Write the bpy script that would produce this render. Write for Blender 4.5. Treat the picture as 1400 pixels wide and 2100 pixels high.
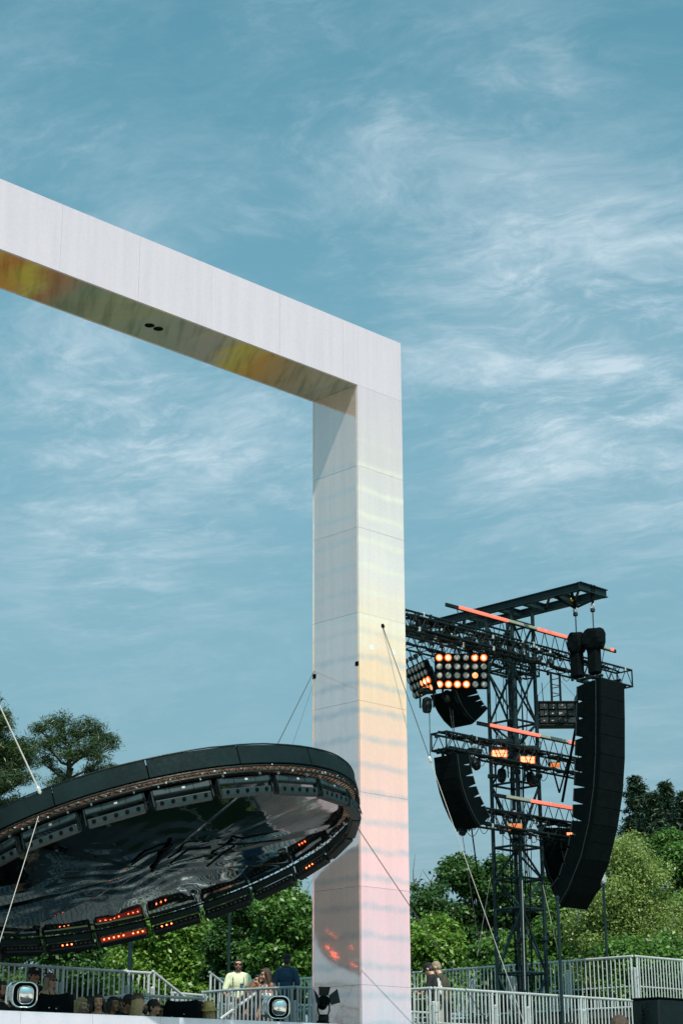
import bpy, math, random
import numpy as np
from mathutils import Vector, Matrix, Quaternion

random.seed(7)
scene = bpy.context.scene
for o in list(bpy.data.objects):
    bpy.data.objects.remove(o)
COL = scene.collection

# ------------------------------------------------------------------ camera
FPX, PITCH, ROLL = 3642.03, 0.324368, -0.0042627
EYE = Vector((0, 0, 1.65))
_f = Vector((0, math.cos(PITCH), math.sin(PITCH)))
_u = Vector((0, -math.sin(PITCH), math.cos(PITCH)))
_x = Vector((1, 0, 0))
CX = _x * math.cos(ROLL) + _u * math.sin(ROLL)
CU = _u * math.cos(ROLL) - _x * math.sin(ROLL)
cam_data = bpy.data.cameras.new('camera')
cam = bpy.data.objects.new('camera', cam_data)
COL.objects.link(cam)
cam_data.sensor_fit = 'VERTICAL'
cam_data.sensor_height = 36.0
cam_data.lens = FPX / 2100.0 * 36.0
cam_data.clip_start = 0.1
cam_data.clip_end = 3000
m = Matrix.Identity(4)
for i in range(3):
    m[i][0] = CX[i]; m[i][1] = CU[i]; m[i][2] = -_f[i]; m[i][3] = EYE[i]
cam.matrix_world = m
scene.camera = cam

# site axes: the frame, the stage and the tower all share them
AZ = 0.7913606
A = Vector((math.sin(AZ), math.cos(AZ), 0))       # along the frame, right and away
B = Vector((-math.cos(AZ), math.sin(AZ), 0))      # across the frame, left and away
Z = Vector((0, 0, 1))
C0 = Vector((0.2984, 30.0, 0))                    # near corner of the pillar
def W(a, b, z): return C0 + A * a + B * b + Z * z
def ray(px, py): return _f + CX * ((px - 700) / FPX) + CU * ((1050 - py) / FPX)
def at(px, py, Y):
    d = ray(px, py); return EYE + d * (Y / d.y)
def on(px, py, n, k):
    d = ray(px, py); return EYE + d * ((k - (EYE - C0).dot(n)) / d.dot(n))
def ab(p): q = p - C0; return q.dot(A), q.dot(B), p.z

# ------------------------------------------------------------------ world, sun, exposure
SUN_AZ = math.radians(165)     # compass-like: 0 = +Y, clockwise
SUN_EL = math.radians(54)
scene.view_settings.view_transform = 'Standard'
scene.view_settings.look = 'None'
scene.view_settings.exposure = 0.0
scene.view_settings.gamma = 1.0
scene.view_settings.use_curve_mapping = False
scene.cycles.max_bounces = 6; scene.cycles.diffuse_bounces = 3; scene.cycles.glossy_bounces = 4; scene.cycles.transmission_bounces = 3
world = bpy.data.worlds.new('World')
scene.world = world
world.use_nodes = True

class G:
    """small node-graph helper"""
    def __init__(s, tree):
        s.t = tree; s.n = tree.nodes; s.l = tree.links
    def new(s, typ, **kw):
        n = s.n.new(typ)
        for k, v in kw.items(): setattr(n, k, v)
        return n
    def put(s, sock, v):
        if v is None: return
        if isinstance(v, bpy.types.NodeSocket): s.l.new(v, sock)
        else: sock.default_value = v
    def math(s, op, a, b=None, c=None, clamp=False):
        n = s.new('ShaderNodeMath', operation=op); n.use_clamp = clamp
        for i, v in enumerate((a, b, c)): s.put(n.inputs[i], v)
        return n.outputs[0]
    def vmath(s, op, a, b=None, out=0):
        n = s.new('ShaderNodeVectorMath', operation=op)
        s.put(n.inputs[0], a); s.put(n.inputs[1], b)
        return n.outputs[out]
    def dot(s, a, b): return s.vmath('DOT_PRODUCT', a, b, out='Value')
    def comb(s, x, y, z):
        n = s.new('ShaderNodeCombineXYZ')
        for i, v in enumerate((x, y, z)): s.put(n.inputs[i], v)
        return n.outputs[0]
    def noise(s, vec, scale, detail=4, rough=.5, dist=0, out='Fac', typ='FBM'):
        n = s.new('ShaderNodeTexNoise')
        try: n.noise_type = typ
        except Exception: pass
        s.put(n.inputs['Vector'], vec); n.inputs['Scale'].default_value = scale
        n.inputs['Detail'].default_value = detail; n.inputs['Roughness'].default_value = rough
        n.inputs['Distortion'].default_value = dist
        return n.outputs[out]
    def ramp(s, fac, stops, interp='LINEAR'):
        n = s.new('ShaderNodeValToRGB'); cr = n.color_ramp; cr.interpolation = interp
        while len(cr.elements) < len(stops): cr.elements.new(0.5)
        for e, (p, c) in zip(cr.elements, stops):
            e.position = p; e.color = (c, c, c, 1) if isinstance(c, (int, float)) else (*c, 1)
        s.put(n.inputs[0], fac)
        return n.outputs[0]
    def mix(s, fac, a, b, mode='MIX'):
        n = s.new('ShaderNodeMix', data_type='RGBA', blend_type=mode)
        s.put(n.inputs[0], fac)
        for i, v in ((6, a), (7, b)):
            if isinstance(v, tuple) and len(v) == 3: v = (*v, 1)
            s.put(n.inputs[i], v)
        return n.outputs[2]
    def mapr(s, v, a, b, c=0., d=1.):
        n = s.new('ShaderNodeMapRange'); n.clamp = True; n.interpolation_type = 'SMOOTHSTEP'
        s.put(n.inputs[0], v)
        for i, k in enumerate((a, b, c, d)): n.inputs[i + 1].default_value = k
        return n.outputs[0]
    def bump(s, h, strength=.2, dist=.02):
        n = s.new('ShaderNodeBump'); n.inputs['Strength'].default_value = strength
        n.inputs['Distance'].default_value = dist; s.put(n.inputs['Height'], h)
        return n.outputs[0]

def build_world():
    g = G(world.node_tree); g.n.clear()
    out = g.new('ShaderNodeOutputWorld'); bg = g.new('ShaderNodeBackground')
    sky = g.new('ShaderNodeTexSky', sky_type='NISHITA')
    sky.sun_disc = False; sky.sun_elevation = SUN_EL; sky.sun_rotation = SUN_AZ
    sky.air_density = 1.0; sky.dust_density = 1.2; sky.ozone_density = 1.0
    tc = g.new('ShaderNodeTexCoord').outputs['Generated']
    sep = g.new('ShaderNodeSeparateXYZ'); g.put(sep.inputs[0], tc)
    zz = g.math('MAXIMUM', sep.outputs[2], 0.02)
    den = g.math('ADD', zz, 0.10)
    u = g.math('DIVIDE', sep.outputs[0], den); v = g.math('DIVIDE', sep.outputs[1], den)
    p = g.comb(u, v, 0.0)
    warp = g.noise(p, 1.1, 4, .55, out='Color')
    pw = g.vmath('ADD', p, g.vmath('MULTIPLY', g.vmath('SUBTRACT', warp, (.5, .5, .5)), (.42, .42, 0)))
    warp2 = g.noise(p, 5.5, 3, .55, out='Color')
    pw = g.vmath('ADD', pw, g.vmath('MULTIPLY', g.vmath('SUBTRACT', warp2, (.5, .5, .5)), (.085, .085, 0)))
    # combed cirrus fibres: coordinates turned and stretched
    ang = math.radians(-24)
    s1 = g.dot(pw, (math.cos(ang), math.sin(ang), 0)); s2 = g.dot(pw, (-math.sin(ang), math.cos(ang), 0))
    fib = g.comb(g.math('MULTIPLY', s1, 2.0), g.math('MULTIPLY', s2, 2.7), 3.7)
    n1 = g.noise(fib, 2.6, 13, .68, .10)
    fib2 = g.comb(g.math('MULTIPLY', s1, 3.2), g.math('MULTIPLY', s2, 5.0), 9.1)
    n2 = g.noise(fib2, 4.6, 11, .70, .15)
    big = g.noise(g.vmath('ADD', p, (4.2, 1.9, 0)), .75, 3, .5)
    # where the cloud patches stand in the sky
    cov = None
    for px, py, wid, amt in CLOUDS:
        d = ray(px, py).normalized()
        k = g.math('SUBTRACT', 1.0, g.dot(g.vmath('NORMALIZE', tc), tuple(d)))
        k = g.math('POWER', 2.718, g.math('MULTIPLY', k, -1.0 / (wid * wid * .5)))
        k = g.math('MULTIPLY', k, amt)
        cov = k if cov is None else g.math('ADD', cov, k)
    cov = g.math('ADD', cov, g.mapr(big, .40, .68, .10, .24))
    c1 = g.math('MULTIPLY', g.mapr(n1, .38, .80), cov)
    c2 = g.math('MULTIPLY', g.mapr(n2, .46, .80), cov)
    cl = g.math('ADD', g.math('MULTIPLY', c1, .78), g.math('MULTIPLY', c2, .45))
    cl = g.math('MINIMUM', g.math('ADD', cl, g.math('ADD', g.math('MULTIPLY', cov, .14), .012)), .86)
    tint = g.mix(1.0, sky.outputs[0], SKY_TINT, 'MULTIPLY')
    # more even from zenith to horizon: thin milky veil of the day
    veil = g.mapr(sep.outputs[2], .0, .62, 1.0, 0.0)
    tint = g.mix(g.math('MULTIPLY', veil, .9), tint, SKY_LOW)
    col = g.mix(cl, tint, CLOUD_COL)
    g.put(bg.inputs[0], col); bg.inputs[1].default_value = 0.10
    g.l.new(bg.outputs[0], out.inputs[0])
SKY_TINT = (0.89, 1.86, 1.47)
SKY_LOW = (2.3, 3.15, 4.1)
CLOUD_COL = (6.3, 7.7, 8.6)
CLOUDS = [(1230, 690, .10, .74), (1020, 620, .07, .40), (1330, 830, .07, .40), (330, 830, .085, .50), (120, 720, .06, .34),
          (560, 880, .05, .3), (980, 170, .035, .30), (1130, 140, .02, .42), (640, 300, .035, .22), (780, 240, .018, .30),
          (740, 380, .04, .20), (480, 430, .02, .30), (160, 1110, .05, .18), (300, 1010, .07, .24), (620, 30, .03, .32),
          (80, 260, .06, .26), (1060, 930, .03, .3), (300, 1300, .08, .04)]
build_world()

sun_d = bpy.data.lights.new('sun', 'SUN'); sun_d.energy = 5.0; sun_d.angle = math.radians(.55); sun_d.color = (1, .93, .84)
sun = bpy.data.objects.new('sun', sun_d); COL.objects.link(sun)
sdir = Vector((math.sin(SUN_AZ) * math.cos(SUN_EL), math.cos(SUN_AZ) * math.cos(SUN_EL), math.sin(SUN_EL)))
sun.rotation_euler = (-sdir).to_track_quat('-Z', 'Y').to_euler()

# ------------------------------------------------------------------ materials
MATS = {}
def principled(name):
    mt = bpy.data.materials.new(name); mt.use_nodes = True
    g = G(mt.node_tree); bs = g.n['Principled BSDF']; MATS[name] = mt
    return mt, g, bs
def plain(name, col, rough=.6, metal=0., var=.25, scale=6., bump=0., spec=.5, coat=0.):
    """a colour broken up by two sizes of noise, with uneven gloss"""
    mt, g, bs = principled(name)
    tc = g.new('ShaderNodeTexCoord').outputs['Object']
    n = g.noise(tc, scale, 5, .6); n2 = g.noise(tc, scale * 7, 3, .6)
    k = g.math('ADD', g.math('MULTIPLY', n, .7), g.math('MULTIPLY', n2, .3))
    lo = tuple(c * (1 - var) for c in col); hi = tuple(min(1, c * (1 + var)) for c in col)
    g.put(bs.inputs['Base Color'], g.ramp(k, [(.3, lo), (.7, hi)]))
    g.put(bs.inputs['Roughness'], g.mapr(n2, .3, .7, max(.03, rough - .12), min(1, rough + .12)))
    bs.inputs['Metallic'].default_value = metal; bs.inputs['Specular IOR Level'].default_value = spec
    if bump: g.put(bs.inputs['Normal'], g.bump(g.math('ADD', n2, g.math('MULTIPLY', n, 1.6)), bump, .022 if name.startswith(('cloth', 'black_fab')) else .01))
    return mt
def emit(name, col, strength, base=(.02, .02, .02)):
    mt, g, bs = principled(name)
    bs.inputs['Base Color'].default_value = (*base, 1)
    bs.inputs['Emission Color'].default_value = (*col, 1); bs.inputs['Emission Strength'].default_value = strength
    bs.inputs['Roughness'].default_value = .3
    return mt

plain('black_metal', (.004, .0105, .012), .5, .0, .4, 8, spec=.2)
plain('black_fascia', (.0045, .0135, .0155), .75, 0, .35, 2.5, .4, spec=.12)
plain('black_fabric', (.0018, .0045, .0054), .9, 0, .4, 5, .5, spec=.08)
plain('black_matte', (.0012, .0036, .0042), .7, 0, .4, 6, spec=.05)
plain('tower_steel', (.006, .020, .024), .45, 0, .4, 5, spec=.25)
plain('grey_housing', (.015, .032, .038), .5, 0, .3, 9, spec=.25)
plain('dark_housing', (.006, .013, .016), .5, 0, .4, 9)
plain('aluminium', (.52, .56, .56), .42, .30, .18, 4, .1)
plain('galvanised', (.40, .45, .46), .45, .4, .25, 3, .1)
plain('white_strap', (.46, .45, .43), .7, 0, .12, 10)
plain('steel_wire', (.10, .10, .10), .4, .6, .3, 20)
plain('wood_ring', (.78, .46, .34), .6, 0, .3, 7)
plain('deck', (.06, .065, .065), .8, 0, .3, 2, .3)
plain('bark', (.075, .062, .05), .9, 0, .4, 5, .8)
plain('pine_bark', (.07, .055, .045), .9, 0, .4, 5, .8)
plain('chrome', (.80, .81, .82), .12, 1.0, .06, 3)
plain('white_plastic', (.72, .73, .74), .35, 0, .06, 6)
plain('skin_light', (.50, .30, .21), .5, 0, .10, 14)
plain('skin_tan', (.40, .205, .125), .5, 0, .10, 14)
plain('skin_brown', (.22, .11, .065), .5, 0, .12, 14)
plain('skin_dark', (.085, .045, .03), .5, 0, .15, 14)
plain('lips', (.30, .10, .09), .45)
plain('eye_dark', (.02, .016, .014), .25)
plain('lens_black', (.008, .008, .009), .12)
plain('hair_black', (.010, .009, .009), .45, 0, .5, 40, .6)
plain('hair_brown', (.055, .030, .016), .45, 0, .5, 40, .6)
plain('hair_auburn', (.16, .06, .022), .45, 0, .5, 40, .6)
plain('hair_blond', (.36, .24, .115), .45, 0, .45, 40, .6)
plain('hair_ash', (.26, .205, .135), .45, 0, .5, 40, .6)
plain('cloth_black', (.010, .011, .012), .9, 0, .4, 9, .6)
plain('cloth_lime', (.66, .70, .46), .85, 0, .10, 9, .5)
plain('cloth_navy', (.012, .050, .105), .85, 0, .25, 9, .6)
plain('cloth_olive', (.060, .055, .034), .9, 0, .2, 9, .6)
plain('cloth_beige', (.46, .43, .39), .9, 0, .12, 9, .6)
plain('cloth_white', (.72, .71, .68), .9, 0, .06, 9, .5)
plain('cloth_denim', (.05, .075, .11), .9, 0, .2, 12, .6)
plain('beanie_brown', (.10, .065, .055), .9, 0, .2, 14, .6)
plain('straw', (.46, .34, .13), .85, 0, .35, 34, .7)
plain('blue_fabric', (.025, .10, .155), .8, 0, .3, 5, .5)
plain('cup_red', (.45, .05, .04), .4)
plain('cup_blue', (.02, .04, .16), .4)
plain('yellow_paint', (.6, .45, .03), .5)
plain('orange_patch', (.75, .12, .04), .6)
plain('lamp_glass', (.42, .42, .40), .18, 0, .2, 20)
emit('lamp_lit', (1.0, .15, .03), 4.0)
emit('lamp_warm', (1.0, .33, .10), 1.6, (.3, .2, .15))
emit('flood_lit', (1.0, .25, .11), 3.6)
emit('lamp_core', (1.0, .50, .22), 6.0)
emit('flood_edge', (1.0, .13, .03), 1.1)
emit('flood_dim', (.9, .34, .09), .75, (.1, .08, .04))
emit('tube_lit', (1.0, .20, .12), 1.08, (.3, .1, .08))
emit('led_red', (1.0, .11, .03), 14.0)
emit('led_glow', (1.0, .06, .03), .22, (.10, .06, .06))
plain('tube_off', (.30, .32, .26), .4, 0, .15, 8)
plain('led_off', (.18, .20, .21), .3)

def film(name, kind):
    """iridescent cladding film: pale, half mirror, coloured in soft bands"""
    mt, g, bs = principled(name)
    tc = g.new('ShaderNodeTexCoord').outputs['Object']
    a = g.dot(tc, tuple(A)); b = g.dot(tc, tuple(B))
    sep = g.new('ShaderNodeSeparateXYZ'); g.put(sep.inputs[0], tc); z = sep.outputs[2]
    fine = g.noise(tc, 26, 4, .6)
    wav = g.noise(g.comb(g.math('MULTIPLY', a, .8), g.math('MULTIPLY', b, .8), g.math('MULTIPLY', z, .9)), 1.6, 3, .5)
    if kind == 'soffit':
        w = g.vmath('ADD', tc, g.vmath('MULTIPLY', g.noise(tc, .7, 3, .5, out='Color'), (1.2, 1.2, 0)))
        q = g.comb(g.math('ADD', g.math('MULTIPLY', g.dot(w, tuple(A)), 1.0), g.math('MULTIPLY', g.dot(w, tuple(B)), .55)), g.math('MULTIPLY', b, .35), 1.3)
        n = g.noise(q, .62, 4, .55, .3); n2 = g.noise(q, 2.3, 3, .5)
        k = g.math('ADD', g.math('MULTIPLY', n, .72), g.math('MULTIPLY', n2, .28))
        col = g.ramp(k, [(.30, (.30, .42, .44)), (.38, (.50, .54, .44)), (.45, (.56, .56, .54)), (.50, (.66, .56, .28)), (.54, (.74, .58, .14)), (.59, (.62, .30, .14)), (.64, (.52, .42, .40)), (.74, (.34, .46, .44))])
        metal, rough = .24, .2
        aw = g.math('ADD', g.math('ADD', a, g.math('MULTIPLY', b, -.45)), g.math('MULTIPLY', g.math('SUBTRACT', n, .5), 1.6))
        col = g.mix(.85, col, g.ramp(g.math('DIVIDE', g.math('ADD', aw, 8.4), 9.0), [(.04, (.80, .62, .10)), (.10, (.80, .26, .08)), (.15, (.78, .62, .12)), (.19, (.56, .22, .14)), (.25, (.26, .34, .30)), (.33, (.36, .42, .34)), (.46, (.40, .44, .40)), (.56, (.46, .42, .46)), (.63, (.80, .64, .14)), (.70, (.70, .36, .12)), (.78, (.44, .36, .30)), (.88, (.36, .38, .34)), (.97, (.30, .40, .42))]))
        bandn = g.noise(g.comb(g.math('ADD', a, g.math('MULTIPLY', b, -.6)), g.math('MULTIPLY', b, .12), 0.0), 5.5, 3, .55)
        col = g.mix(g.mapr(bandn, .45, .7, 0, .7), col, (.52, .58, .54), 'MULTIPLY')
    else:
        if kind == 'front':
            rz = g.math('ADD', g.math('DIVIDE', z, 15.4), g.math('MULTIPLY', g.math('SUBTRACT', wav, .5), .10))
            col = g.ramp(rz, [(.0, (.58, .64, .74)), (.19, (.68, .66, .76)), (.28, (.90, .63, .70)), (.36, (1.0, .62, .65)),
                              (.46, (1.0, .65, .57)), (.57, (1.0, .72, .50)), (.63, (.96, .82, .66)), (.70, (.86, .80, .78)), (.84, (.74, .68, .68)), (.93, (.72, .63, .69))])
            metal, rough = .20, .36
        else:
            rz = g.math('ADD', g.math('DIVIDE', z, 15.4), g.math('MULTIPLY', g.math('SUBTRACT', wav, .5), .12))
            col = g.ramp(rz, [(.0, (.74, .70, .68)), (.35, (.90, .80, .80)), (.55, (.94, .82, .80)), (.72, (.96, .81, .76)), (.86, (.96, .80, .74))])
            metal, rough = .70, .07
        # soft horizontal bands in the film every half metre, up to two thirds of the height
        zz = g.math('ADD', g.math('DIVIDE', z, .474), g.math('ADD', g.math('MULTIPLY', wav, .30), g.math('MULTIPLY', g.noise(g.comb(a, b, z), 3.2, 2, .5), .26)))
        fr = g.math('ABSOLUTE', g.math('SUBTRACT', g.math('FRACT', zz), .5))
        band = g.mapr(fr, .0, .22, 1.0, 0.0)
        patch = g.mapr(g.noise(g.comb(g.math('MULTIPLY', a, 2.2), g.math('MULTIPLY', b, 2.2), g.math('MULTIPLY', z, 1.1)), 1.9, 3, .55), .32, .62, .55, 1.0)
        fade = g.mapr(z, 8.6, 10.4, 1.0, .0)
        amt = .52 if kind == 'front' else .45
        col = g.mix(g.math('MULTIPLY', g.math('MULTIPLY', band, patch), g.math('MULTIPLY', fade, amt)), col, (.38, .52, .62))
        pale = g.math('MULTIPLY', g.mapr(fr, .30, .5, 0.0, .75), g.math('MULTIPLY', g.mapr(z, 8.5, 10.5), g.mapr(z, 12.2, 13.6, 1.0, .0)))
        pale = g.math('MULTIPLY', pale, patch)
        col = g.mix(pale, col, (.92, .88, .74) if kind == 'front' else (.76, .78, .78))
        # vertical streaks in the colour
        st = g.noise(g.comb(g.math('MULTIPLY', a, 3.2), g.math('MULTIPLY', b, 3.2), g.math('MULTIPLY', z, .22)), 1.5, 4, .6)
        col = g.mix(g.mapr(st, .36, .64, .0, .34), col, (.82, .84, .88), 'MULTIPLY')
    col = g.mix(g.mapr(fine, .3, .7, 0, .22), col, (.72, .72, .72), 'MULTIPLY')
    oi = g.new('ShaderNodeObjectInfo'); col = g.mix(g.math('MULTIPLY', oi.outputs['Random'], .5), col, (.87, .86, .88), 'MULTIPLY')
    g.put(bs.inputs['Base Color'], col)
    bs.inputs['Metallic'].default_value = metal
    g.put(bs.inputs['Roughness'], g.mapr(fine, .3, .7, rough - .04, rough + .05))
    hb = g.math('ADD', g.math('MULTIPLY', wav, 1.0), g.math('MULTIPLY', fine, .03))
    g.put(bs.inputs['Normal'], g.bump(hb, .07 if kind == 'side' else .10, .05))
    return mt
film('film_front', 'front'); film('film_side', 'side'); film('film_soffit', 'soffit')

def membrane_mat():
    mt, g, bs = principled('mirror_membrane')
    tc = g.new('ShaderNodeTexCoord').outputs['Object']
    w = g.vmath('ADD', tc, g.vmath('MULTIPLY', g.noise(tc, .9, 3, .5, out='Color'), (1.1, 1.1, .3)))
    n1 = g.noise(w, 1.1, 1, .4); n2 = g.noise(w, 4.2, 1, .4, .8)
    msk = g.mapr(g.noise(tc, .55, 2, .5), .46, .62, .03, .8)
    h = g.math('ADD', g.math('MULTIPLY', n1, 1.0), g.math('MULTIPLY', g.math('MULTIPLY', n2, msk), .55))
    g.put(bs.inputs['Normal'], g.bump(h, .07, .10))
    g.put(bs.inputs['Base Color'], g.ramp(g.noise(tc, 2, 4, .6), [(.3, (.18, .235, .25)), (.7, (.27, .34, .36))]))
    bs.inputs['Metallic'].default_value = 1.0; bs.inputs['Roughness'].default_value = .045
membrane_mat()

def leaf_mat(name, dark, mid, light, transl=.30):
    mt, g, bs = principled(name)
    geo = g.new('ShaderNodeNewGeometry'); rnd = geo.outputs['Random Per Island']
    tc = g.new('ShaderNodeTexCoord').outputs['Object']
    n = g.noise(tc, .55, 3, .6)
    k = g.math('ADD', g.math('MULTIPLY', rnd, .45), g.math('MULTIPLY', n, .55))
    col = g.ramp(k, [(.22, dark), (.5, mid), (.80, light)])
    g.put(bs.inputs['Base Color'], col); bs.inputs['Roughness'].default_value = .42
    bs.inputs['Specular IOR Level'].default_value = .45
    tr = g.new('ShaderNodeBsdfTranslucent'); g.put(tr.inputs[0], g.mix(.5, col, light))
    mx = g.new('ShaderNodeMixShader'); mx.inputs[0].default_value = transl
    g.l.new(bs.outputs[0], mx.inputs[1]); g.l.new(tr.outputs[0], mx.inputs[2])
    g.l.new(mx.outputs[0], g.n['Material Output'].inputs[0])
leaf_mat('leaf_dark', (0.016, 0.056, 0.016), (0.040, 0.112, 0.027), (0.084, 0.179, 0.038))
leaf_mat('leaf_mid', (0.029, 0.090, 0.017), (0.074, 0.179, 0.031), (0.140, 0.274, 0.047))
leaf_mat('leaf_bright', (0.049, 0.123, 0.016), (0.118, 0.241, 0.031), (0.213, 0.358, 0.056))
leaf_mat('leaf_willow', (.12, .20, .050), (.22, .32, .085), (.34, .43, .130), .38)
leaf_mat('needle', (.020, .050, .018), (.044, .088, .026), (.090, .135, .040), .2)
leaf_mat('needle_dark', (.008, .024, .014), (.016, .042, .020), (.032, .064, .028), .12)

def grass_mat():
    mt, g, bs = principled('grass')
    tc = g.new('ShaderNodeTexCoord').outputs['Object']
    n = g.noise(tc, .15, 6, .6); n2 = g.noise(tc, 9, 4, .7)
    col = g.mix(g.mapr(n2, .3, .7, 0, .5), g.ramp(n, [(.3, (.045, .065, .020)), (.6, (.075, .090, .032)), (.75, (.14, .12, .065))]), (.03, .045, .012))
    g.put(bs.inputs['Base Color'], col); bs.inputs['Roughness'].default_value = .95
    g.put(bs.inputs['Normal'], g.bump(n2, .8, .05))
grass_mat()

# ------------------------------------------------------------------ builders
ORG = {}
def org(o): return ORG[o.name] if o is not None else Vector((0, 0, 0))
def tag(o, label=None, cat=None, group=None, kind=None):
    if label: o['label'] = label
    if cat: o['category'] = cat
    if group: o['group'] = group
    if kind: o['kind'] = kind
    return o
def thing(name, loc, label, cat, group=None):
    o = bpy.data.objects.new(name, None); COL.objects.link(o)
    o.empty_display_size = .1; o.location = loc; ORG[o.name] = Vector(loc)
    return tag(o, label, cat, group)
class MB:
    def __init__(s): s.v = []; s.f = []; s.m = []
    def add(s, verts, faces, mi=0):
        k = len(s.v); s.v += [Vector(p) for p in verts]; s.f += [tuple(i + k for i in f) for f in faces]; s.m += [mi] * len(faces)
    def hexa(s, p, mi=0):   # 8 corners: bottom 0-3, top 4-7
        s.add(p, [(3, 2, 1, 0), (4, 5, 6, 7), (0, 1, 5, 4), (1, 2, 6, 5), (2, 3, 7, 6), (3, 0, 4, 7)], mi)
    def box(s, c, sx, sy, sz, X=None, Y=None, Zv=None, mi=0):
        X = X or Vector((1, 0, 0)); Y = Y or Vector((0, 1, 0)); Zv = Zv or Z
        x, y, z = X * sx / 2, Y * sy / 2, Zv * sz / 2
        s.hexa([c - x - y - z, c + x - y - z, c + x + y - z, c - x + y - z, c - x - y + z, c + x - y + z, c + x + y + z, c - x + y + z], mi)
    def abox(s, a0, a1, b0, b1, z0, z1, mi=0):
        s.hexa([W(a0, b0, z0), W(a1, b0, z0), W(a1, b1, z0), W(a0, b1, z0), W(a0, b0, z1), W(a1, b0, z1), W(a1, b1, z1), W(a0, b1, z1)], mi)
    def bbox(s, c, sx, sy, sz, X=None, Y=None, Zv=None, bev=.02, mi=0):   # box with chamfered edges along all of its faces
        X = X or Vector((1, 0, 0)); Y = Y or Vector((0, 1, 0)); Zv = Zv or Z
        hx, hy, hz = sx / 2, sy / 2, sz / 2; e = min(bev, hx * .8, hy * .8, hz * .8)
        vs = []; idx = {}
        for i in (-1, 1):
            for j in (-1, 1):
                for k in (-1, 1):
                    for ax in range(3):
                        q = [hx * i, hy * j, hz * k]; d = [e * i, e * j, e * k]
                        for t in range(3):
                            if t != ax: q[t] -= d[t]
                        idx[(i, j, k, ax)] = len(vs); vs.append(c + X * q[0] + Y * q[1] + Zv * q[2])
        fs = []
        for ax in range(3):
            o1, o2 = (ax + 1) % 3, (ax + 2) % 3
            for sg in (-1, 1):
                ring = []
                for p_, r_ in ((-1, -1), (1, -1), (1, 1), (-1, 1)):
                    k = [0, 0, 0]; k[ax] = sg; k[o1] = p_; k[o2] = r_; ring.append(idx[(*k, ax)])
                fs.append(tuple(ring if sg > 0 else ring[::-1]))
            for p_ in (-1, 1):
                for r_ in (-1, 1):
                    k0 = [0, 0, 0]; k0[ax] = -1; k0[o1] = p_; k0[o2] = r_; k1 = list(k0); k1[ax] = 1
                    q = [idx[(*k0, o1)], idx[(*k1, o1)], idx[(*k1, o2)], idx[(*k0, o2)]]
                    fs.append(tuple(q if p_ * r_ < 0 else q[::-1]))
        for i in (-1, 1):
            for j in (-1, 1):
                for k in (-1, 1):
                    q = [idx[(i, j, k, t)] for t in range(3)]
                    fs.append(tuple(q if i * j * k > 0 else q[::-1]))
        s.add(vs, fs, mi)
    def tube(s, p, q, r, r2=None, n=8, cap=True, mi=0):
        p = Vector(p); q = Vector(q); r2 = r if r2 is None else r2
        d = (q - p)
        if d.length < 1e-6: return
        d.normalize(); t = Vector((0, 0, 1)) if abs(d.z) < .9 else Vector((1, 0, 0))
        x = d.cross(t).normalized(); y = d.cross(x)
        ring = [(math.cos(2 * math.pi * i / n), math.sin(2 * math.pi * i / n)) for i in range(n)]
        vs = [p + x * c * r + y * sn * r for c, sn in ring] + [q + x * c * r2 + y * sn * r2 for c, sn in ring]
        fs = [(i, (i + 1) % n, n + (i + 1) % n, n + i) for i in range(n)]
        if cap: fs += [tuple(range(n))[::-1], tuple(range(n, 2 * n))]
        s.add(vs, fs, mi)
    def path(s, pts, rs, n=8, mi=0):
        pts = [Vector(p) for p in pts]
        if not isinstance(rs, (list, tuple)): rs = [rs] * len(pts)
        k = len(s.v); prev = None
        for i, p in enumerate(pts):
            d = (pts[min(i + 1, len(pts) - 1)] - pts[max(i - 1, 0)]).normalized()
            if prev is None:
                t = Vector((0, 0, 1)) if abs(d.z) < .9 else Vector((1, 0, 0)); x = d.cross(t).normalized()
            else:
                x = (prev - d * prev.dot(d)).normalized()
            prev = x; y = d.cross(x)
            s.v += [p + (x * math.cos(2 * math.pi * j / n) + y * math.sin(2 * math.pi * j / n)) * rs[i] for j in range(n)]
        for i in range(len(pts) - 1):
            for j in range(n):
                s.f.append((k + i * n + j, k + i * n + (j + 1) % n, k + (i + 1) * n + (j + 1) % n, k + (i + 1) * n + j)); s.m.append(mi)
        s.f.append(tuple(range(k, k + n))[::-1]); e = k + (len(pts) - 1) * n; s.f.append(tuple(range(e, e + n))); s.m += [mi, mi]
    def lathe(s, c, axis, prof, n=20, mi=0):    # prof: (r, h) pairs along axis
        axis = axis.normalized(); t = Vector((0, 0, 1)) if abs(axis.z) < .9 else Vector((1, 0, 0))
        x = axis.cross(t).normalized(); y = axis.cross(x); k = len(s.v)
        for r, h in prof:
            s.v += [c + axis * h + (x * math.cos(2 * math.pi * j / n) + y * math.sin(2 * math.pi * j / n)) * r for j in range(n)]
        for i in range(len(prof) - 1):
            for j in range(n):
                s.f.append((k + i * n + j, k + i * n + (j + 1) % n, k + (i + 1) * n + (j + 1) % n, k + (i + 1) * n + j)); s.m.append(mi)
        s.f.append(tuple(range(k, k + n))[::-1]); e = k + (len(prof) - 1) * n; s.f.append(tuple(range(e, e + n))); s.m += [mi, mi]
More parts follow.
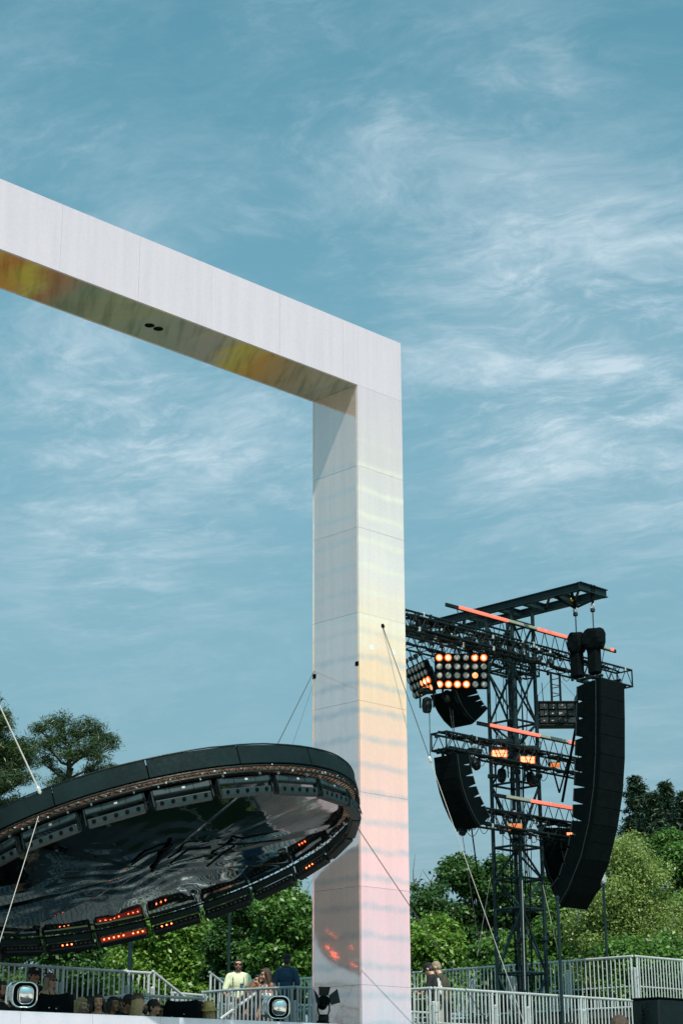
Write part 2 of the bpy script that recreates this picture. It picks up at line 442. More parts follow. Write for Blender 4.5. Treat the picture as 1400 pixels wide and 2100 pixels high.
    def ell(s, c, rx, ry, rz, R=None, n=12, mm=8, mi=0):
        k = len(s.v); R = R or Matrix.Identity(3); c = Vector(c)
        s.v.append(c + R @ Vector((0, 0, rz)))
        for i in range(1, mm):
            th = math.pi * i / mm
            s.v += [c + R @ Vector((rx * math.sin(th) * math.cos(2 * math.pi * j / n), ry * math.sin(th) * math.sin(2 * math.pi * j / n), rz * math.cos(th))) for j in range(n)]
        s.v.append(c + R @ Vector((0, 0, -rz))); e = len(s.v) - 1
        for j in range(n):
            s.f.append((k, k + 1 + j, k + 1 + (j + 1) % n)); s.m.append(mi)
            b = k + 1 + (mm - 2) * n; s.f.append((e, b + (j + 1) % n, b + j)); s.m.append(mi)
        for i in range(mm - 2):
            for j in range(n):
                a0 = k + 1 + i * n; s.f.append((a0 + j, a0 + n + j, a0 + n + (j + 1) % n, a0 + (j + 1) % n)); s.m.append(mi)
    def cap(s, p, q, r1, r2):    # capsule with round ends
        p = Vector(p); q = Vector(q)
        s.tube(p, q, r1, r2, 12); s.ell(p, r1, r1, r1, n=10, mm=6); s.ell(q, r2, r2, r2, n=10, mm=6)
    def build(s, name, mat, parent=None, origin=None, smooth=False, label=None):
        o0 = org(parent) if parent is not None else (Vector(origin) if origin is not None else Vector((0, 0, 0)))
        me = bpy.data.meshes.new(name); me.from_pydata([tuple(p - o0) for p in s.v], [], s.f); 
        mats = mat if isinstance(mat, (list, tuple)) else [mat]
        for mn in mats: me.materials.append(MATS[mn])
        if len(mats) > 1: me.polygons.foreach_set('material_index', s.m)
        if smooth: me.polygons.foreach_set('use_smooth', [True] * len(me.polygons))
        me.update()
        o = bpy.data.objects.new(name, me); COL.objects.link(o); ORG[o.name] = o0
        if parent is not None: o.parent = parent
        else: o.location = o0
        if label: o['label'] = label
        return o
def share(name, me, parent, loc, rot=None):
    o = bpy.data.objects.new(name, me); COL.objects.link(o); o.parent = parent
    o.location = Vector(loc) - org(parent)
    if rot is not None: o.rotation_mode = 'QUATERNION'; o.rotation_quaternion = rot
    ORG[o.name] = Vector(loc)
    return o
def mesh_only(mb, name, mat, smooth=False):
    me = bpy.data.meshes.new(name); me.from_pydata([tuple(p) for p in mb.v], [], mb.f)
    mats = mat if isinstance(mat, (list, tuple)) else [mat]
    for mn in mats: me.materials.append(MATS[mn])
    if len(mats) > 1: me.polygons.foreach_set('material_index', mb.m)
    if smooth: me.polygons.foreach_set('use_smooth', [True] * len(me.polygons))
    return me

# ------------------------------------------------------------------ ground and decks
g_ = MB(); g_.add([(-600, -300, 0), (600, -300, 0), (600, 900, 0), (-600, 900, 0)], [(0, 1, 2, 3)])
tag(g_.build('ground', 'grass'), kind='structure')
plain('bounce_floor', (.54, .50, .42), .85, 0, .25, .35, .3)  # unseen pale flooring, added to bounce light up onto the soffit
g_ = MB(); g_.add([(-60, -60, .004), (60, -60, .004), (60, 28.5, .004), (-60, 28.5, .004)], [(0, 1, 2, 3)])
tag(g_.build('bounce_floor', 'bounce_floor'), kind='structure')
def deck(name, a0, a1, b0, b1, z, th=.12):
    d = MB(); d.abox(a0, a1, b0, b1, z - th, z); o = d.build(name, 'deck', origin=W(a0, b0, z - th)); tag(o, kind='structure')
    for a in np.linspace(a0 + .15, a1 - .15, max(2, int((a1 - a0) / 1.8))):
        for b in np.linspace(b0 + .15, b1 - .15, max(2, int((b1 - b0) / 1.8))):
            l = MB(); l.tube(W(a, b, 0), W(a, b, z - th), .04); l.build('deck_leg', 'galvanised', o)
    return o
DECK1, DECK2, DECK3, DECK4 = 1.55, 2.83, 2.62, 3.55
deck('stage_deck', -7.5, -.25, -.42, 2.30, DECK1)
deck('rear_stage_deck', -7.5, 2.9, 2.36, 6.6, DECK2)
deck('right_stage_deck', 2.95, 7.2, 1.25, 6.6, DECK3)
deck('upper_stage_deck', 9.55, 16.5, 1.5, 9.0, DECK4)

# ------------------------------------------------------------------ portal frame
FW, ZS, ZT = 1.172, 14.19, 15.375
AL = -8.16                                   # inner face of the far-left pillar (out of view)
frame = thing('portal_frame', C0, 'giant white iridescent rectangular portal frame towering over the stage', 'portal frame')
core = MB()
core.abox(.05, FW - .05, .05, FW - .05, 0, ZT - .05)
core.abox(AL - FW + .05, .05, .05, FW - .05, ZS + .05, ZT - .05)
core.abox(AL - FW + .05, AL - .05, .05, FW - .05, 0, ZS + .05)
core.build('core', 'black_matte', frame)
GAP = .0022
def panel(face, u0, u1, v0, v1, mat):
    """one cladding panel; face names the plane, u runs along it, v is the other way; slightly uneven"""
    t = .045; j = random.uniform(0, .0025); u0 += GAP; u1 -= GAP; v0 += GAP; v1 -= GAP
    p = MB()
    if face == 'front': p.abox(u0, u1, -j, t, v0, v1)
    elif face == 'back': p.abox(u0, u1, FW - t, FW + j, v0, v1)
    elif face == 'left': p.abox(-j, t, u0, u1, v0, v1)
    elif face == 'right': p.abox(FW - t, FW + j, u0, u1, v0, v1)
    elif face == 'soffit': p.abox(u0, u1, v0, v1, ZS - j, ZS + t)
    elif face == 'top': p.abox(u0, u1, v0, v1, ZT - t, ZT + j)
    elif face == 'lleft': p.abox(AL - FW - j, AL - FW + t, u0, u1, v0, v1)
    elif face == 'lright': p.abox(AL - t, AL + j, u0, u1, v0, v1)
    return p.build('panel', mat, frame)
seams = [.0, .43, 2.0, 3.58, 5.17, 6.74, 8.32, 9.89, 11.46, 12.62, ZS]
e = .047
for z0, z1 in zip(seams[:-1], seams[1:]):
    panel('front', 0, FW, z0, z1, 'film_front'); panel('left', e, FW - e, z0, z1, 'film_side')
    panel('back', 0, FW, z0, z1, 'film_front'); panel('right', e, FW - e, z0, z1, 'film_side')
    panel('front', AL - FW, AL, z0, z1, 'film_front'); panel('back', AL - FW, AL, z0, z1, 'film_front')
    panel('lleft', e, FW - e, z0, z1, 'film_side'); panel('lright', e, FW - e, z0, z1, 'film_side')
panel('right', e, FW - e, ZS, ZT, 'film_side'); panel('lleft', e, FW - e, ZS, ZT, 'film_side')
bs_ = [FW, -.36, -1.93, -3.50, -5.07, -6.64, AL - FW]
for a1, a0 in zip(bs_[:-1], bs_[1:]):
    panel('front', a0, a1, ZS, ZT, 'film_front'); panel('back', a0, a1, ZS, ZT, 'film_front')
    panel('top', a0, a1, e, FW - e, 'film_front')
ss_ = [0, -.36, -1.93, -3.50, -5.07, -6.64, AL]
for a1, a0 in zip(ss_[:-1], ss_[1:]):
    panel('soffit', a0, a1, e, FW - e, 'film_soffit')
def port(px, py, n, k, r, mat, sq=False):
    c = on(px, py, n, k); p = MB()
    if sq: p.box(c, r * 2, .008, r * 2, A if n is B else B, n, Z)
    else: p.lathe(c + n * .004, -n, [(r, 0), (r, .008)], 18)
    return p.build('port', mat, frame)
port(784.5, 1284, B, 0, .045, 'black_matte'); port(762, 1328, B, 0, .052, 'white_plastic'); port(806.5, 1338.5, B, 0, .052, 'white_plastic')
port(731.5, 1361, A, 0, .040, 'black_matte', True); port(644.5, 1387, A, 0, .042, 'black_matte', True)
for px, py in ((307, 667), (325, 674)):
    d = ray(px, py); c = EYE + d * ((ZS - EYE.z) / d.z); p = MB(); p.lathe(c + Z * .004, -Z, [(.085, 0), (.085, .01)], 20); p.build('port', 'black_matte', frame)

# low white stage front in front of the crowd
BW = -.495
wall = thing('stage_front_wall', W(-8, BW, 0), 'low white wall panel strip along the stage edge in front of the crowd', 'wall')
for i in range(6):
    a0 = -8.2 + i * 1.2; p = MB(); p.abox(a0 + .003, a0 + 1.197, BW - .01, BW + .04, 0, 2.914); p.build('panel', 'film_front', wall)

# ------------------------------------------------------------------ tilted mirror disc
DC = Vector((-3.043, 27.58, 5.388)); DN = Vector((-.28, .14, 1)).normalized(); DR = 3.42
E1 = (Vector((1, 0, 0)) - DN * DN.x).normalized(); E2 = DN.cross(E1)
def dp(th, r, h): return DC + (E1 * math.cos(th) + E2 * math.sin(th)) * r + DN * h
disc = thing('mirror_canopy_disc', DC, 'big tilted black disc canopy with rippled mirror underside hung inside the portal', 'canopy')
NS = 96
def band(mb, th0, th1, r0, h0, r1, h1, n, thick=0):
    for i in range(n):
        a_, b_ = th0 + (th1 - th0) * i / n, th0 + (th1 - th0) * (i + 1) / n
        mb.add([dp(a_, r0, h0), dp(b_, r0, h0), dp(b_, r1, h1), dp(a_, r1, h1)], [(0, 1, 2, 3)])
NP = 16
for k in range(NP):
    t0 = 2 * math.pi * k / NP + .12 + .003; t1 = t0 + 2 * math.pi / NP - .005
    p = MB(); hh = .27; q = []
    n = 8
    for i in range(n + 1):
        th = t0 + (t1 - t0) * i / n; sag = .006 * math.sin(math.pi * i / n)
        q.append((th, sag))
    for (a_, s0), (b_, s1) in zip(q[:-1], q[1:]):
        p.add([dp(a_, DR, 0), dp(b_, DR, 0), dp(b_, DR + .004, hh * .5), dp(a_, DR + .004, hh * .5), dp(a_, DR, hh - s0), dp(b_, DR, hh - s1),
               dp(a_, DR - .03, 0), dp(b_, DR - .03, 0), dp(a_, DR - .03, hh - s0), dp(b_, DR - .03, hh - s1)],
              [(0, 1, 2, 3), (3, 2, 5, 4), (4, 5, 9, 8), (1, 0, 6, 7), (6, 8, 9, 7)])
    p.build('fascia_panel', 'black_fascia', disc, smooth=False)
p = MB()
for k in range(NS):
    a_, b_ = 2 * math.pi * k / NS, 2 * math.pi * (k + 1) / NS
    p.add([dp(a_, DR - .04, .2), dp(b_, DR - .04, .2), dp(0, 0, .34)], [(0, 1, 2)])
p.build('roof', 'black_fabric', disc)
p = MB(); p.path([dp(2 * math.pi * k / NS, DR + .004, .275 + random.uniform(-.004, .006)) for k in range(NS + 1)], .012, 6); p.build('top_hem', 'black_metal', disc)
# wooden ring seen between the truss tubes
p = MB(); band(p, 0, 2 * math.pi, DR - .34, -.005, DR - .06, -.005, NS); p.build('ring_board', 'wood_ring', disc)
# ring truss
for r, h in ((DR - .03, -.035), (DR - .03, -.115), (DR - .26, -.06)):
    p = MB(); p.path([dp(2 * math.pi * k / NS, r, h) for k in range(NS + 1)], .016, 6); p.build('ring_tube', 'black_metal', disc)
p = MB()
for k in range(NS * 2):
    t0, t1 = 2 * math.pi * k / (NS * 2), 2 * math.pi * (k + 1) / (NS * 2); u, d = (-.035, -.115) if k % 2 else (-.115, -.035)
    p.tube(dp(t0, DR - .03, u), dp(t1, DR - .03, d), .007, n=5, cap=False)
    p.tube(dp(t0, DR - .03, -.06), dp(t1, DR - .26, -.06), .007, n=5, cap=False)
tag(p.build('lacing', 'black_metal', disc), kind='stuff')
p = MB()
for k in range(90):
    th = random.uniform(0, 2 * math.pi); c = dp(th, DR - random.uniform(.0, .06), random.uniform(-.13, -.02))
    p.bbox(c, random.uniform(.012, .035), .02, random.uniform(.012, .03), bev=.004)
tag(p.build('clamps', 'galvanised', disc), kind='stuff')
# rippled mirror membrane with real relief
RM = DR - .30; mv = []; mf = []
NR, NT = 50, 220
rs_ = np.random.RandomState(3)
GORE = [rs_.uniform(-.022, .022) for _ in range(11)]
def gore(x, y):
    t_ = (math.atan2(y, x) + .35) / (2 * math.pi) * 11 % 11; i_ = int(t_); f_ = t_ - i_; g_ = GORE[i_]
    return math.hypot(x, y) * (g_ * (f_ - .5) - .012 * abs(f_ - .5) * (1 if i_ % 2 else -1))
def ripple(x, y):
    s = .010 * math.sin(2.1 * x + 1.1 * math.sin(1.7 * y)) * math.cos(1.3 * y + .6)
    w = math.exp(-((x + .2) ** 2 + (y + .1) ** 2) / 1.6)
    tri = lambda v_: abs((v_ / math.pi) % 2 - 1) * 2 - 1
    s += .013 * w * tri(9 * x + 2.5 * tri(3.1 * y)) + .009 * w * tri(13 * y + 3 * math.sin(4 * x)) + .05 * max(0, .5 - abs(x - .9 + .25 * y)) * (1 if x < .9 else .4) 
    return s + gore(x, y)
for i in range(NR + 1):
    for j in range(NT):
        r = RM * i / NR; th = 2 * math.pi * j / NT; x, y = r * math.cos(th), r * math.sin(th)
        edge = min(1, (1 - i / NR) * 6)
        mv.append(dp(th, r, -.16 + ripple(x, y) * edge - .10 * (1 - (i / NR) ** 2)))
for i in range(NR):
    for j in range(NT):
        q = (i * NT + j, i * NT + (j + 1) % NT, (i + 1) * NT + (j + 1) % NT, (i + 1) * NT + j)
        mf.append(q if i else (q[0], q[2], q[3]))
p = MB(); p.add(mv, mf); p.build('mirror_membrane', 'mirror_membrane', disc, smooth=True)
# thin dark tubes drawing the dark lines across the membrane
def strap(pxs, w):
    p = MB(); pts = []
    for px, py in pxs:
        d = ray(px, py); t = (DC + DN * -.29 - EYE).dot(DN) / d.dot(DN); pts.append(EYE + d * t)
    p.path(pts, w, 6); p.build('strap', 'black_fabric', disc)
strap([(448, 1732), (500, 1731), (576, 1722)], .016); strap([(350, 1770), (385, 1742), (432, 1738)], .02); strap([(425, 1776), (455, 1752), (480, 1735)], .018)
strap([(312, 1786), (330, 1758), (352, 1732)], .028); strap([(270, 1774), (300, 1752), (345, 1738)], .014)

# lamp battens all round the rim
def led_row(c, X, Y, Zv, ln, lit, parent):
    n = 9
    for i in range(n):
        q = c + X * (ln * (.06 + .88 * i / (n - 1) - .5)); p = MB(); p.lathe(q, Y, [(.013, 0), (.013, .006), (.006, .010)], 8)
        p.build('led', 'led_red' if i in lit else 'led_off', parent)
NB = 22
LIT = {10: tuple(range(9)), 11: tuple(range(9)), 12: tuple(range(9)), 2: (3, 4, 5), 5: (5, 6, 7), 6: (0, 1, 2, 4, 5, 6, 7, 8), 7: (4, 5, 6)}  # the three full rows are out of view, lit for their reflections
order_near = []
def batten(k):
    th = 2 * math.pi * (k + .35) / NB
    rad = (E1 * math.cos(th) + E2 * math.sin(th)); tan = (-E1 * math.sin(th) + E2 * math.cos(th))
    c = dp(th, DR - .14, -.13); deg = math.degrees(th) % 360
    return th, rad, tan, c, deg
bat = [batten(k) for k in range(NB)]
near = sorted([k for k in range(NB) if bat[k][4] > 190], key=lambda k: -bat[k][4])
far = sorted([k for k in range(NB) if bat[k][4] <= 190], key=lambda k: bat[k][4])
ORD = ['first', 'second', 'third', 'fourth', 'fifth', 'sixth', 'seventh', 'eighth', 'ninth', 'tenth', 'eleventh', 'twelfth', 'thirteenth']
for k in range(NB):
    th, rad, tan, c, deg = bat[k]
    if k in near: i = near.index(k); lab = f'black lamp batten under near rim of the tilted disc, {ORD[i]} from the pillar'
    else: i = far.index(k); lab = f'black lamp batten under far rim of the tilted disc, {ORD[i]} from the pillar'
    t = thing('lamp_batten', c, lab, 'stage light', 'lamp battens around the tilted disc')
    L = .82
    p = MB(); p.bbox(c - DN * .075, L, .09, .092, tan, rad, DN, .012); up = p.build('upper_housing', 'grey_housing', t)
    for s in (-.17, .17):
        q = MB(); q.box(c - DN * .075 + tan * s + rad * .0465, .006, .003, .088, tan, rad, DN); q.build('joint', 'black_matte', up)
    q = MB(); q.box(c - DN * .07 + tan * .03 + rad * .0465, .045, .003, .03, tan, rad, DN); q.build('rating_plate', 'lamp_glass', up)
    # lower bar turned inward and down
    dn2 = (DN * math.cos(.35) + rad * math.sin(.35)); rd2 = (rad * math.cos(.35) - DN * math.sin(.35))
    c2 = c - DN * .235 - rad * .03
    p = MB(); p.bbox(c2, L * .98, .14, .13, tan, rd2, dn2, .015); lo = p.build('lower_housing', 'dark_housing', t)
    q = MB(); q.box(c2 + rd2 * .0715 + dn2 * .02, L * .93, .003, .075, tan, rd2, dn2); q.build('back_plate', 'grey_housing', lo)
    for s in range(5):
        q = MB(); q.lathe(c2 + rd2 * .0735 + dn2 * .02 + tan * (L * (s - 2) * .19), rd2, [(.030, 0), (.030, .004), (.012, .006)], 14); q.build('fan', 'black_matte', lo)
    q = MB(); q.box(c2 - rd2 * .0715, L * .95, .003, .09, tan, rd2, dn2); q.build('lens_strip', 'led_glow' if k in LIT and len(LIT[k]) > 5 else 'dark_housing', lo)
    q = MB(); led_row(c2 - rd2 * .0735, tan, -rd2, dn2, L * .92, LIT.get(k, ()), lo)
    for s in (-1, 1):
        q = MB(); q.box(c - DN * .15 + tan * s * (L / 2 + .012), .016, .08, .24, tan, rad, DN); q.build('bracket', 'black_metal', t)
        q = MB(); q.box(c + DN * .03 + tan * s * .3, .018, .03, .06, tan, rad, DN); q.build('clamp', 'aluminium', t)
    q = MB(); q.path([c + tan * .41 - DN * .1 + rad * .05, c + tan * .46 - DN * .22 + rad * .06, c + tan * .5 - DN * .08 + rad * .05], .008, 5); q.build('cable_loop', 'black_fabric', t)

# ------------------------------------------------------------------ cables
def cable(pts, r, mat, label, sag=0, n=10):
    q = []
    for a_, b_ in zip(pts[:-1], pts[1:]):
        for i in range(n): 
            t = i / n; q.append(a_.lerp(b_, t) - Z * sag * 4 * t * (1 - t))
    q.append(pts[-1]); p = MB(); p.path(q, r, 6)
    o = p.build('guy_cable', mat, origin=pts[-1]); tag(o, label, 'cable'); return o
th_l = None
def rim(px, py, h):
    best = min(range(720), key=lambda i: (proj(dp(math.pi * i / 360, DR, h)) - Vector((px, py))).length)
    return dp(math.pi * best / 360, DR, h)
def proj(p):
    q = p - EYE; d = q.dot(_f); return Vector((700 + FPX * q.dot(CX) / d, 1050 - FPX * q.dot(CU) / d))
r1 = rim(80, 1624, .27)
top = on(-532, 306, B, .5)
o = cable([r1, r1.lerp(top, .30), top], .0045, 'white_strap', 'white lifting cable from the near rim of the disc up to the frame beam')
p = MB(); p.path([r1, r1.lerp(top, .07), r1.lerp(top, .26)], [.013, .011, .007], 8); p.build('sleeve', 'white_strap', o)
p = MB(); p.lathe(r1, (top - r1), [(.012, -.05), (.028, -.02), (.028, .05), (.012, .08)], 10); p.build('shackle', 'aluminium', o)
r2 = rim(80, 1676, -.06)
gpt = at(-198, 2548, 23.0); gpt.z = 0
cable([r2, gpt], .0052, 'white_strap', 'pale steel guy cable running from the disc rim down left to the ground')
r3 = rim(567, 1530, .27)
cable([r3, on(644, 1376, A, 0)], .008, 'steel_wire', 'dark thin cable from disc top up to the pillar left edge')
cable([rim(598, 1532, .27), on(646, 1392, A, 0)], .003, 'steel_wire', 'hair thin wire beside the dark cable left of the pillar')
pA = on(785, 1287, B, -.01); pB = at(1060, 2060, 31.2)
d = (pB - pA); pend = pA + d * ((0 - pA.z) / d.z)
o = cable([pA, pA.lerp(pB, .36)], .008, 'steel_wire', 'thin dark upper cable leaving the hole in the pillar toward the tower')
o = cable([pA.lerp(pB, .36), pend], .006, 'white_strap', 'thick pale lower guy cable crossing in front of the lattice tower')
p = MB(); p.lathe(pA.lerp(pB, .36), d, [(.012, -.06), (.03, -.03), (.03, .03), (.012, .06)], 10); p.build('turnbuckle', 'aluminium', o)
pC = rim(735, 1700, -.3); pD = at(985, 2075, 31.0); d = pD - pC
cable([pC, pC + d * ((0 - pC.z) / d.z)], .007, 'steel_wire', 'thin dark cable from the disc tip down across the pillar front')
# ------------------------------------------------------------------ lattice tower with its rig
TA, TB, TH = 8.042, 3.30, .36
tower = thing('lattice_tower', W(TA, TB, 0), 'dark green steel lattice tower with lamps and speakers right of the pillar', 'tower')
for da in (-TH, TH):
    for db in (-TH, TH):
        p = MB(); c = W(TA + da, TB + db, 6.02); p.bbox(c, .070, .070, 12.04, A, B, Z, .012); col = p.build('column', 'tower_steel', tower)
        for z in (8.42, 5.0, 11.0):
            q = MB(); q.bbox(W(TA + da, TB + db, z), .13, .13, .10, A, B, Z, .02); q.build('coupling', 'tower_steel', col)
rings = [.5, 1.75, 3.0, 4.30, 5.60, 6.22, 6.89, 8.22, 9.00, 9.56, 10.71, 11.76]
cor = [(-TH, -TH), (TH, -TH), (TH, TH), (-TH, TH)]
for iz, z in enumerate(rings):
    for i in range(4):
        (a0, b0), (a1, b1) = cor[i], cor[(i + 1) % 4]
        s = MB(); s.tube(W(TA + a0, TB + b0, z), W(TA + a1, TB + b1, z), .026, n=8); s.build('ring_bar', 'tower_steel', tower)
    if iz + 1 < len(rings):
        z2 = rings[iz + 1]
        for i in range(4):
            (a0, b0), (a1, b1) = cor[i], cor[(i + 1) % 4]
            fl = (iz + i) % 2
            s = MB(); s.tube(W(TA + a0, TB + b0, z2 if fl else z), W(TA + a1, TB + b1, z if fl else z2), .024, n=8); s.build('diagonal', 'tower_steel', tower)
            if z2 - z > 1.0 and iz >= 8:
                s = MB(); s.tube(W(TA + a0, TB + b0, z if fl else z2), W(TA + a1, TB + b1, z2 if fl else z), .024, n=8); s.build('diagonal', 'tower_steel', tower)
# ladder cables climbing inside
for k in range(7):
    a_, b_ = TA + random.uniform(-.25, .25), TB + random.uniform(-.25, .25)
    s = MB(); s.path([W(a_ + .03 * math.sin(z * 1.7 + k), b_ + .03 * math.cos(z + k), z) for z in np.linspace(1, 11.2, 24)], .012, 5); s.build('cable', 'black_fabric', tower)
# cantilever of two I-beams
def ibeam(p, q, h=.175, w=.105, t=.018):
    d = (q - p).normalized(); sd = d.cross(Z).normalized(); mid = (p + q) / 2; L = (q - p).length; s = MB()
    s.box(mid + Z * (h / 2 - t / 2), L, w, t, d, sd, Z); s.box(mid - Z * (h / 2 - t / 2), L, w, t, d, sd, Z); s.box(mid, L, t, h - 2 * t, d, sd, Z)
    return s
arm = thing('cantilever_arm', W(TA, TB, 12.1), 'dark twin I-beam arm on top of the lattice tower', 'beam')
for da in (-.40, .40):
    ibeam(W(TA + da, 1.0, 12.10), W(TA + da, 6.4, 12.10)).build('long_beam', 'tower_steel', arm)
ibeam(W(TA - .47, .985, 12.10), W(TA + .47, .985, 12.10)).build('end_beam', 'tower_steel', arm)
for b_ in (1.75, 2.6, 3.3, 4.2, 5.2, 6.2):
    ibeam(W(TA - .33, b_, 12.10), W(TA + .33, b_, 12.10), .16, .10).build('cross_beam', 'tower_steel', arm)
for b_ in (1.05, 1.85, 4.3):
    s = MB(); s.tube(W(TA - .36, b_, 12.08), W(TA + .36, b_ + .7, 12.08), .03); s.build('brace', 'tower_steel', arm)

def truss(name, a0, a1, b0, b1, z0, z1, label, pitch=.42, r=.024, mat='black_metal'):
    t = thing(name, W((a0 + a1) / 2, (b0 + b1) / 2, z0), label, 'truss', 'light trusses on the tower')
    for b_ in (b0, b1):
        for z_ in (z0, z1):
            s = MB(); s.tube(W(a0, b_, z_), W(a1, b_, z_), r, n=8); s.build('chord', mat, t)
    n = int((a1 - a0) / pitch); s = MB(); da = (a1 - a0) / n
    for i in range(n):
        x0, x1 = a0 + i * da, a0 + (i + 1) * da
        for b_ in (b0, b1):
            xm = (x0 + x1) / 2
            s.tube(W(x0, b_, z0), W(xm, b_, z1), .010, n=6, cap=False); s.tube(W(xm, b_, z1), W(x1, b_, z0), .010, n=6, cap=False)
        for z_ in (z0, z1):
            s.tube(W(x0, b0, z_), W(x1, b1, z_), .010, n=6, cap=False)
        s.tube(W(x0, b0, z0), W(x0, b1, z0), .010, n=6, cap=False); s.tube(W(x0, b0, z1), W(x0, b1, z1), .010, n=6, cap=False)
    for x in (a0, a1):
        for b_ in (b0, b1): s.tube(W(x, b_, z0), W(x, b_, z1), .018, n=6)
        for z_ in (z0, z1): s.tube(W(x, b0, z_), W(x, b1, z_), .018, n=6)
    tag(s.build('lacing', mat, t), kind='stuff')
    for k in range(14):
        x0 = random.uniform(a0, a1 - .6); w_ = random.uniform(.25, .6); bb = random.choice((b0, b1)); dr = random.uniform(.08, .22)
        q = MB(); q.path([W(x0 + w_ * f, bb + random.uniform(-.01, .01), z0 - dr * 4 * f * (1 - f)) for f in np.linspace(0, 1, 9)], .007, 5); q.build('drooping_cable', 'black_fabric', t)
    # cable looms strapped along the chords, clamps
    for k in range(2):
        zc = z1 if k else z0; bb = b0 + (b1 - b0) * (.3 + .4 * k)
        q = MB(); q.path([W(x, bb + random.uniform(-.03, .03), zc + random.uniform(-.01, .05)) for x in np.linspace(a0 + .1, a1 - .1, 26)], [random.uniform(.018, .05) for _ in range(26)], 6); q.build('cable_loom', 'black_fabric', t)
    for k in range(int((a1 - a0) * 5)):
        x = random.uniform(a0, a1); q = MB(); q.bbox(W(x, random.choice((b0, b1)), random.choice((z0, z1)) - .02), .05, .06, random.uniform(.06, .13), A, B, Z, .012); q.build('clamp', random.choice(('black_metal', 'black_metal', 'black_metal', 'galvanised')), t)
    return t
truss('light_truss', 3.3, 11.15, 2.34, 2.76, 10.72, 11.10, 'topmost front truss of the tower, under the long glowing light strip')
truss('light_truss', 5.1, 9.6, 3.78, 4.16, 10.95, 11.33, 'rear top truss behind the tower, reaching left to the pillar')
truss('light_truss', 4.8, 10.3, 2.34, 2.74, 8.46, 8.80, 'middle truss of the tower, carrying two lit floodlights')
truss('light_truss', 5.55, 9.9, 2.38, 2.74, 7.08, 7.40, 'lowest truss of the tower, beside the small curved speaker array')
truss('light_truss', 3.3, 6.9, 1.86, 2.10, 10.60, 10.84, 'short truss holding the lamp panel with glowing round lamps', .3, .02)

def strip(label, a0, a1, b_, z, segs, zb):
    t = thing('light_strip', W(a0, b_, z), label, 'light strip', 'light strips on the tower trusses')
    for x0, x1, lit in segs:
        s = MB(); s.bbox(W((x0 + x1) / 2, b_ - .035, z), x1 - x0 - .012, .045, .066, A, B, Z, .008); s.build('tube', 'tube_lit' if lit else 'tube_off', t, label='glowing orange red tube' if lit else 'unlit pale tube')
    s = MB(); s.bbox(W((a0 + a1) / 2 - .1, b_ + .022, z), a1 - a0 + .5, .05, .078, A, B, Z, .008); s.build('backing_rail', 'black_metal', t)
    s = MB(); x = a0
    while x + .36 < a1 + .1:
        s.tube(W(x, b_ + .03, z), W(x + .18, b_ + .03, zb), .010, n=6); s.tube(W(x + .18, b_ + .03, zb), W(x + .36, b_ + .03, z), .010, n=6); x += .36
    s.build('lacing', 'black_metal', t)
def aof(px, py, b_): return ab(on(px, py, B, b_))[0]
bs = 2.70
x = [aof(*q, bs) for q in ((938, 1245), (1000, 1263), (1039, 1273), (1098, 1290), (1159, 1307), (1255, 1336))]
strip('longest glowing light strip along the top truss of the tower', x[0], x[5], bs, 11.60, [(x[0], x[1], 1), (x[1], x[2], 1), (x[2], x[3], 0), (x[3], x[4], 1), (x[4], x[4] + .8, 0), (x[4] + .8, x[5] - .12, 0), (x[5] - .12, x[5], 1)], 11.1)
x = [aof(*q, bs) for q in ((1002, 1487), (1058, 1499), (1104, 1509), (1162, 1521), (1200, 1530))]
strip('middle light strip at the height of the floodlights on the tower', x[0], x[4], bs, 9.225, [(x[0], x[1], 1), (x[1], x[2], 1), (x[2], x[3], 0), (x[3], x[4], 1)], 8.82)
x = [aof(*q, bs) for q in ((1035, 1635), (1084, 1643), (1091, 1644), (1144, 1653), (1205, 1662))]
strip('lowest light strip on the tower, left half unlit', x[0], x[4], bs, 7.785, [(x[0], x[1], 0), (x[1], x[2] + .1, 1), (x[2] + .1, x[3], 1), (x[3], x[4], 1)], 7.42)

def axes(n):
    n = n.normalized(); X = Z.cross(n).normalized(); return X, n, n.cross(X)
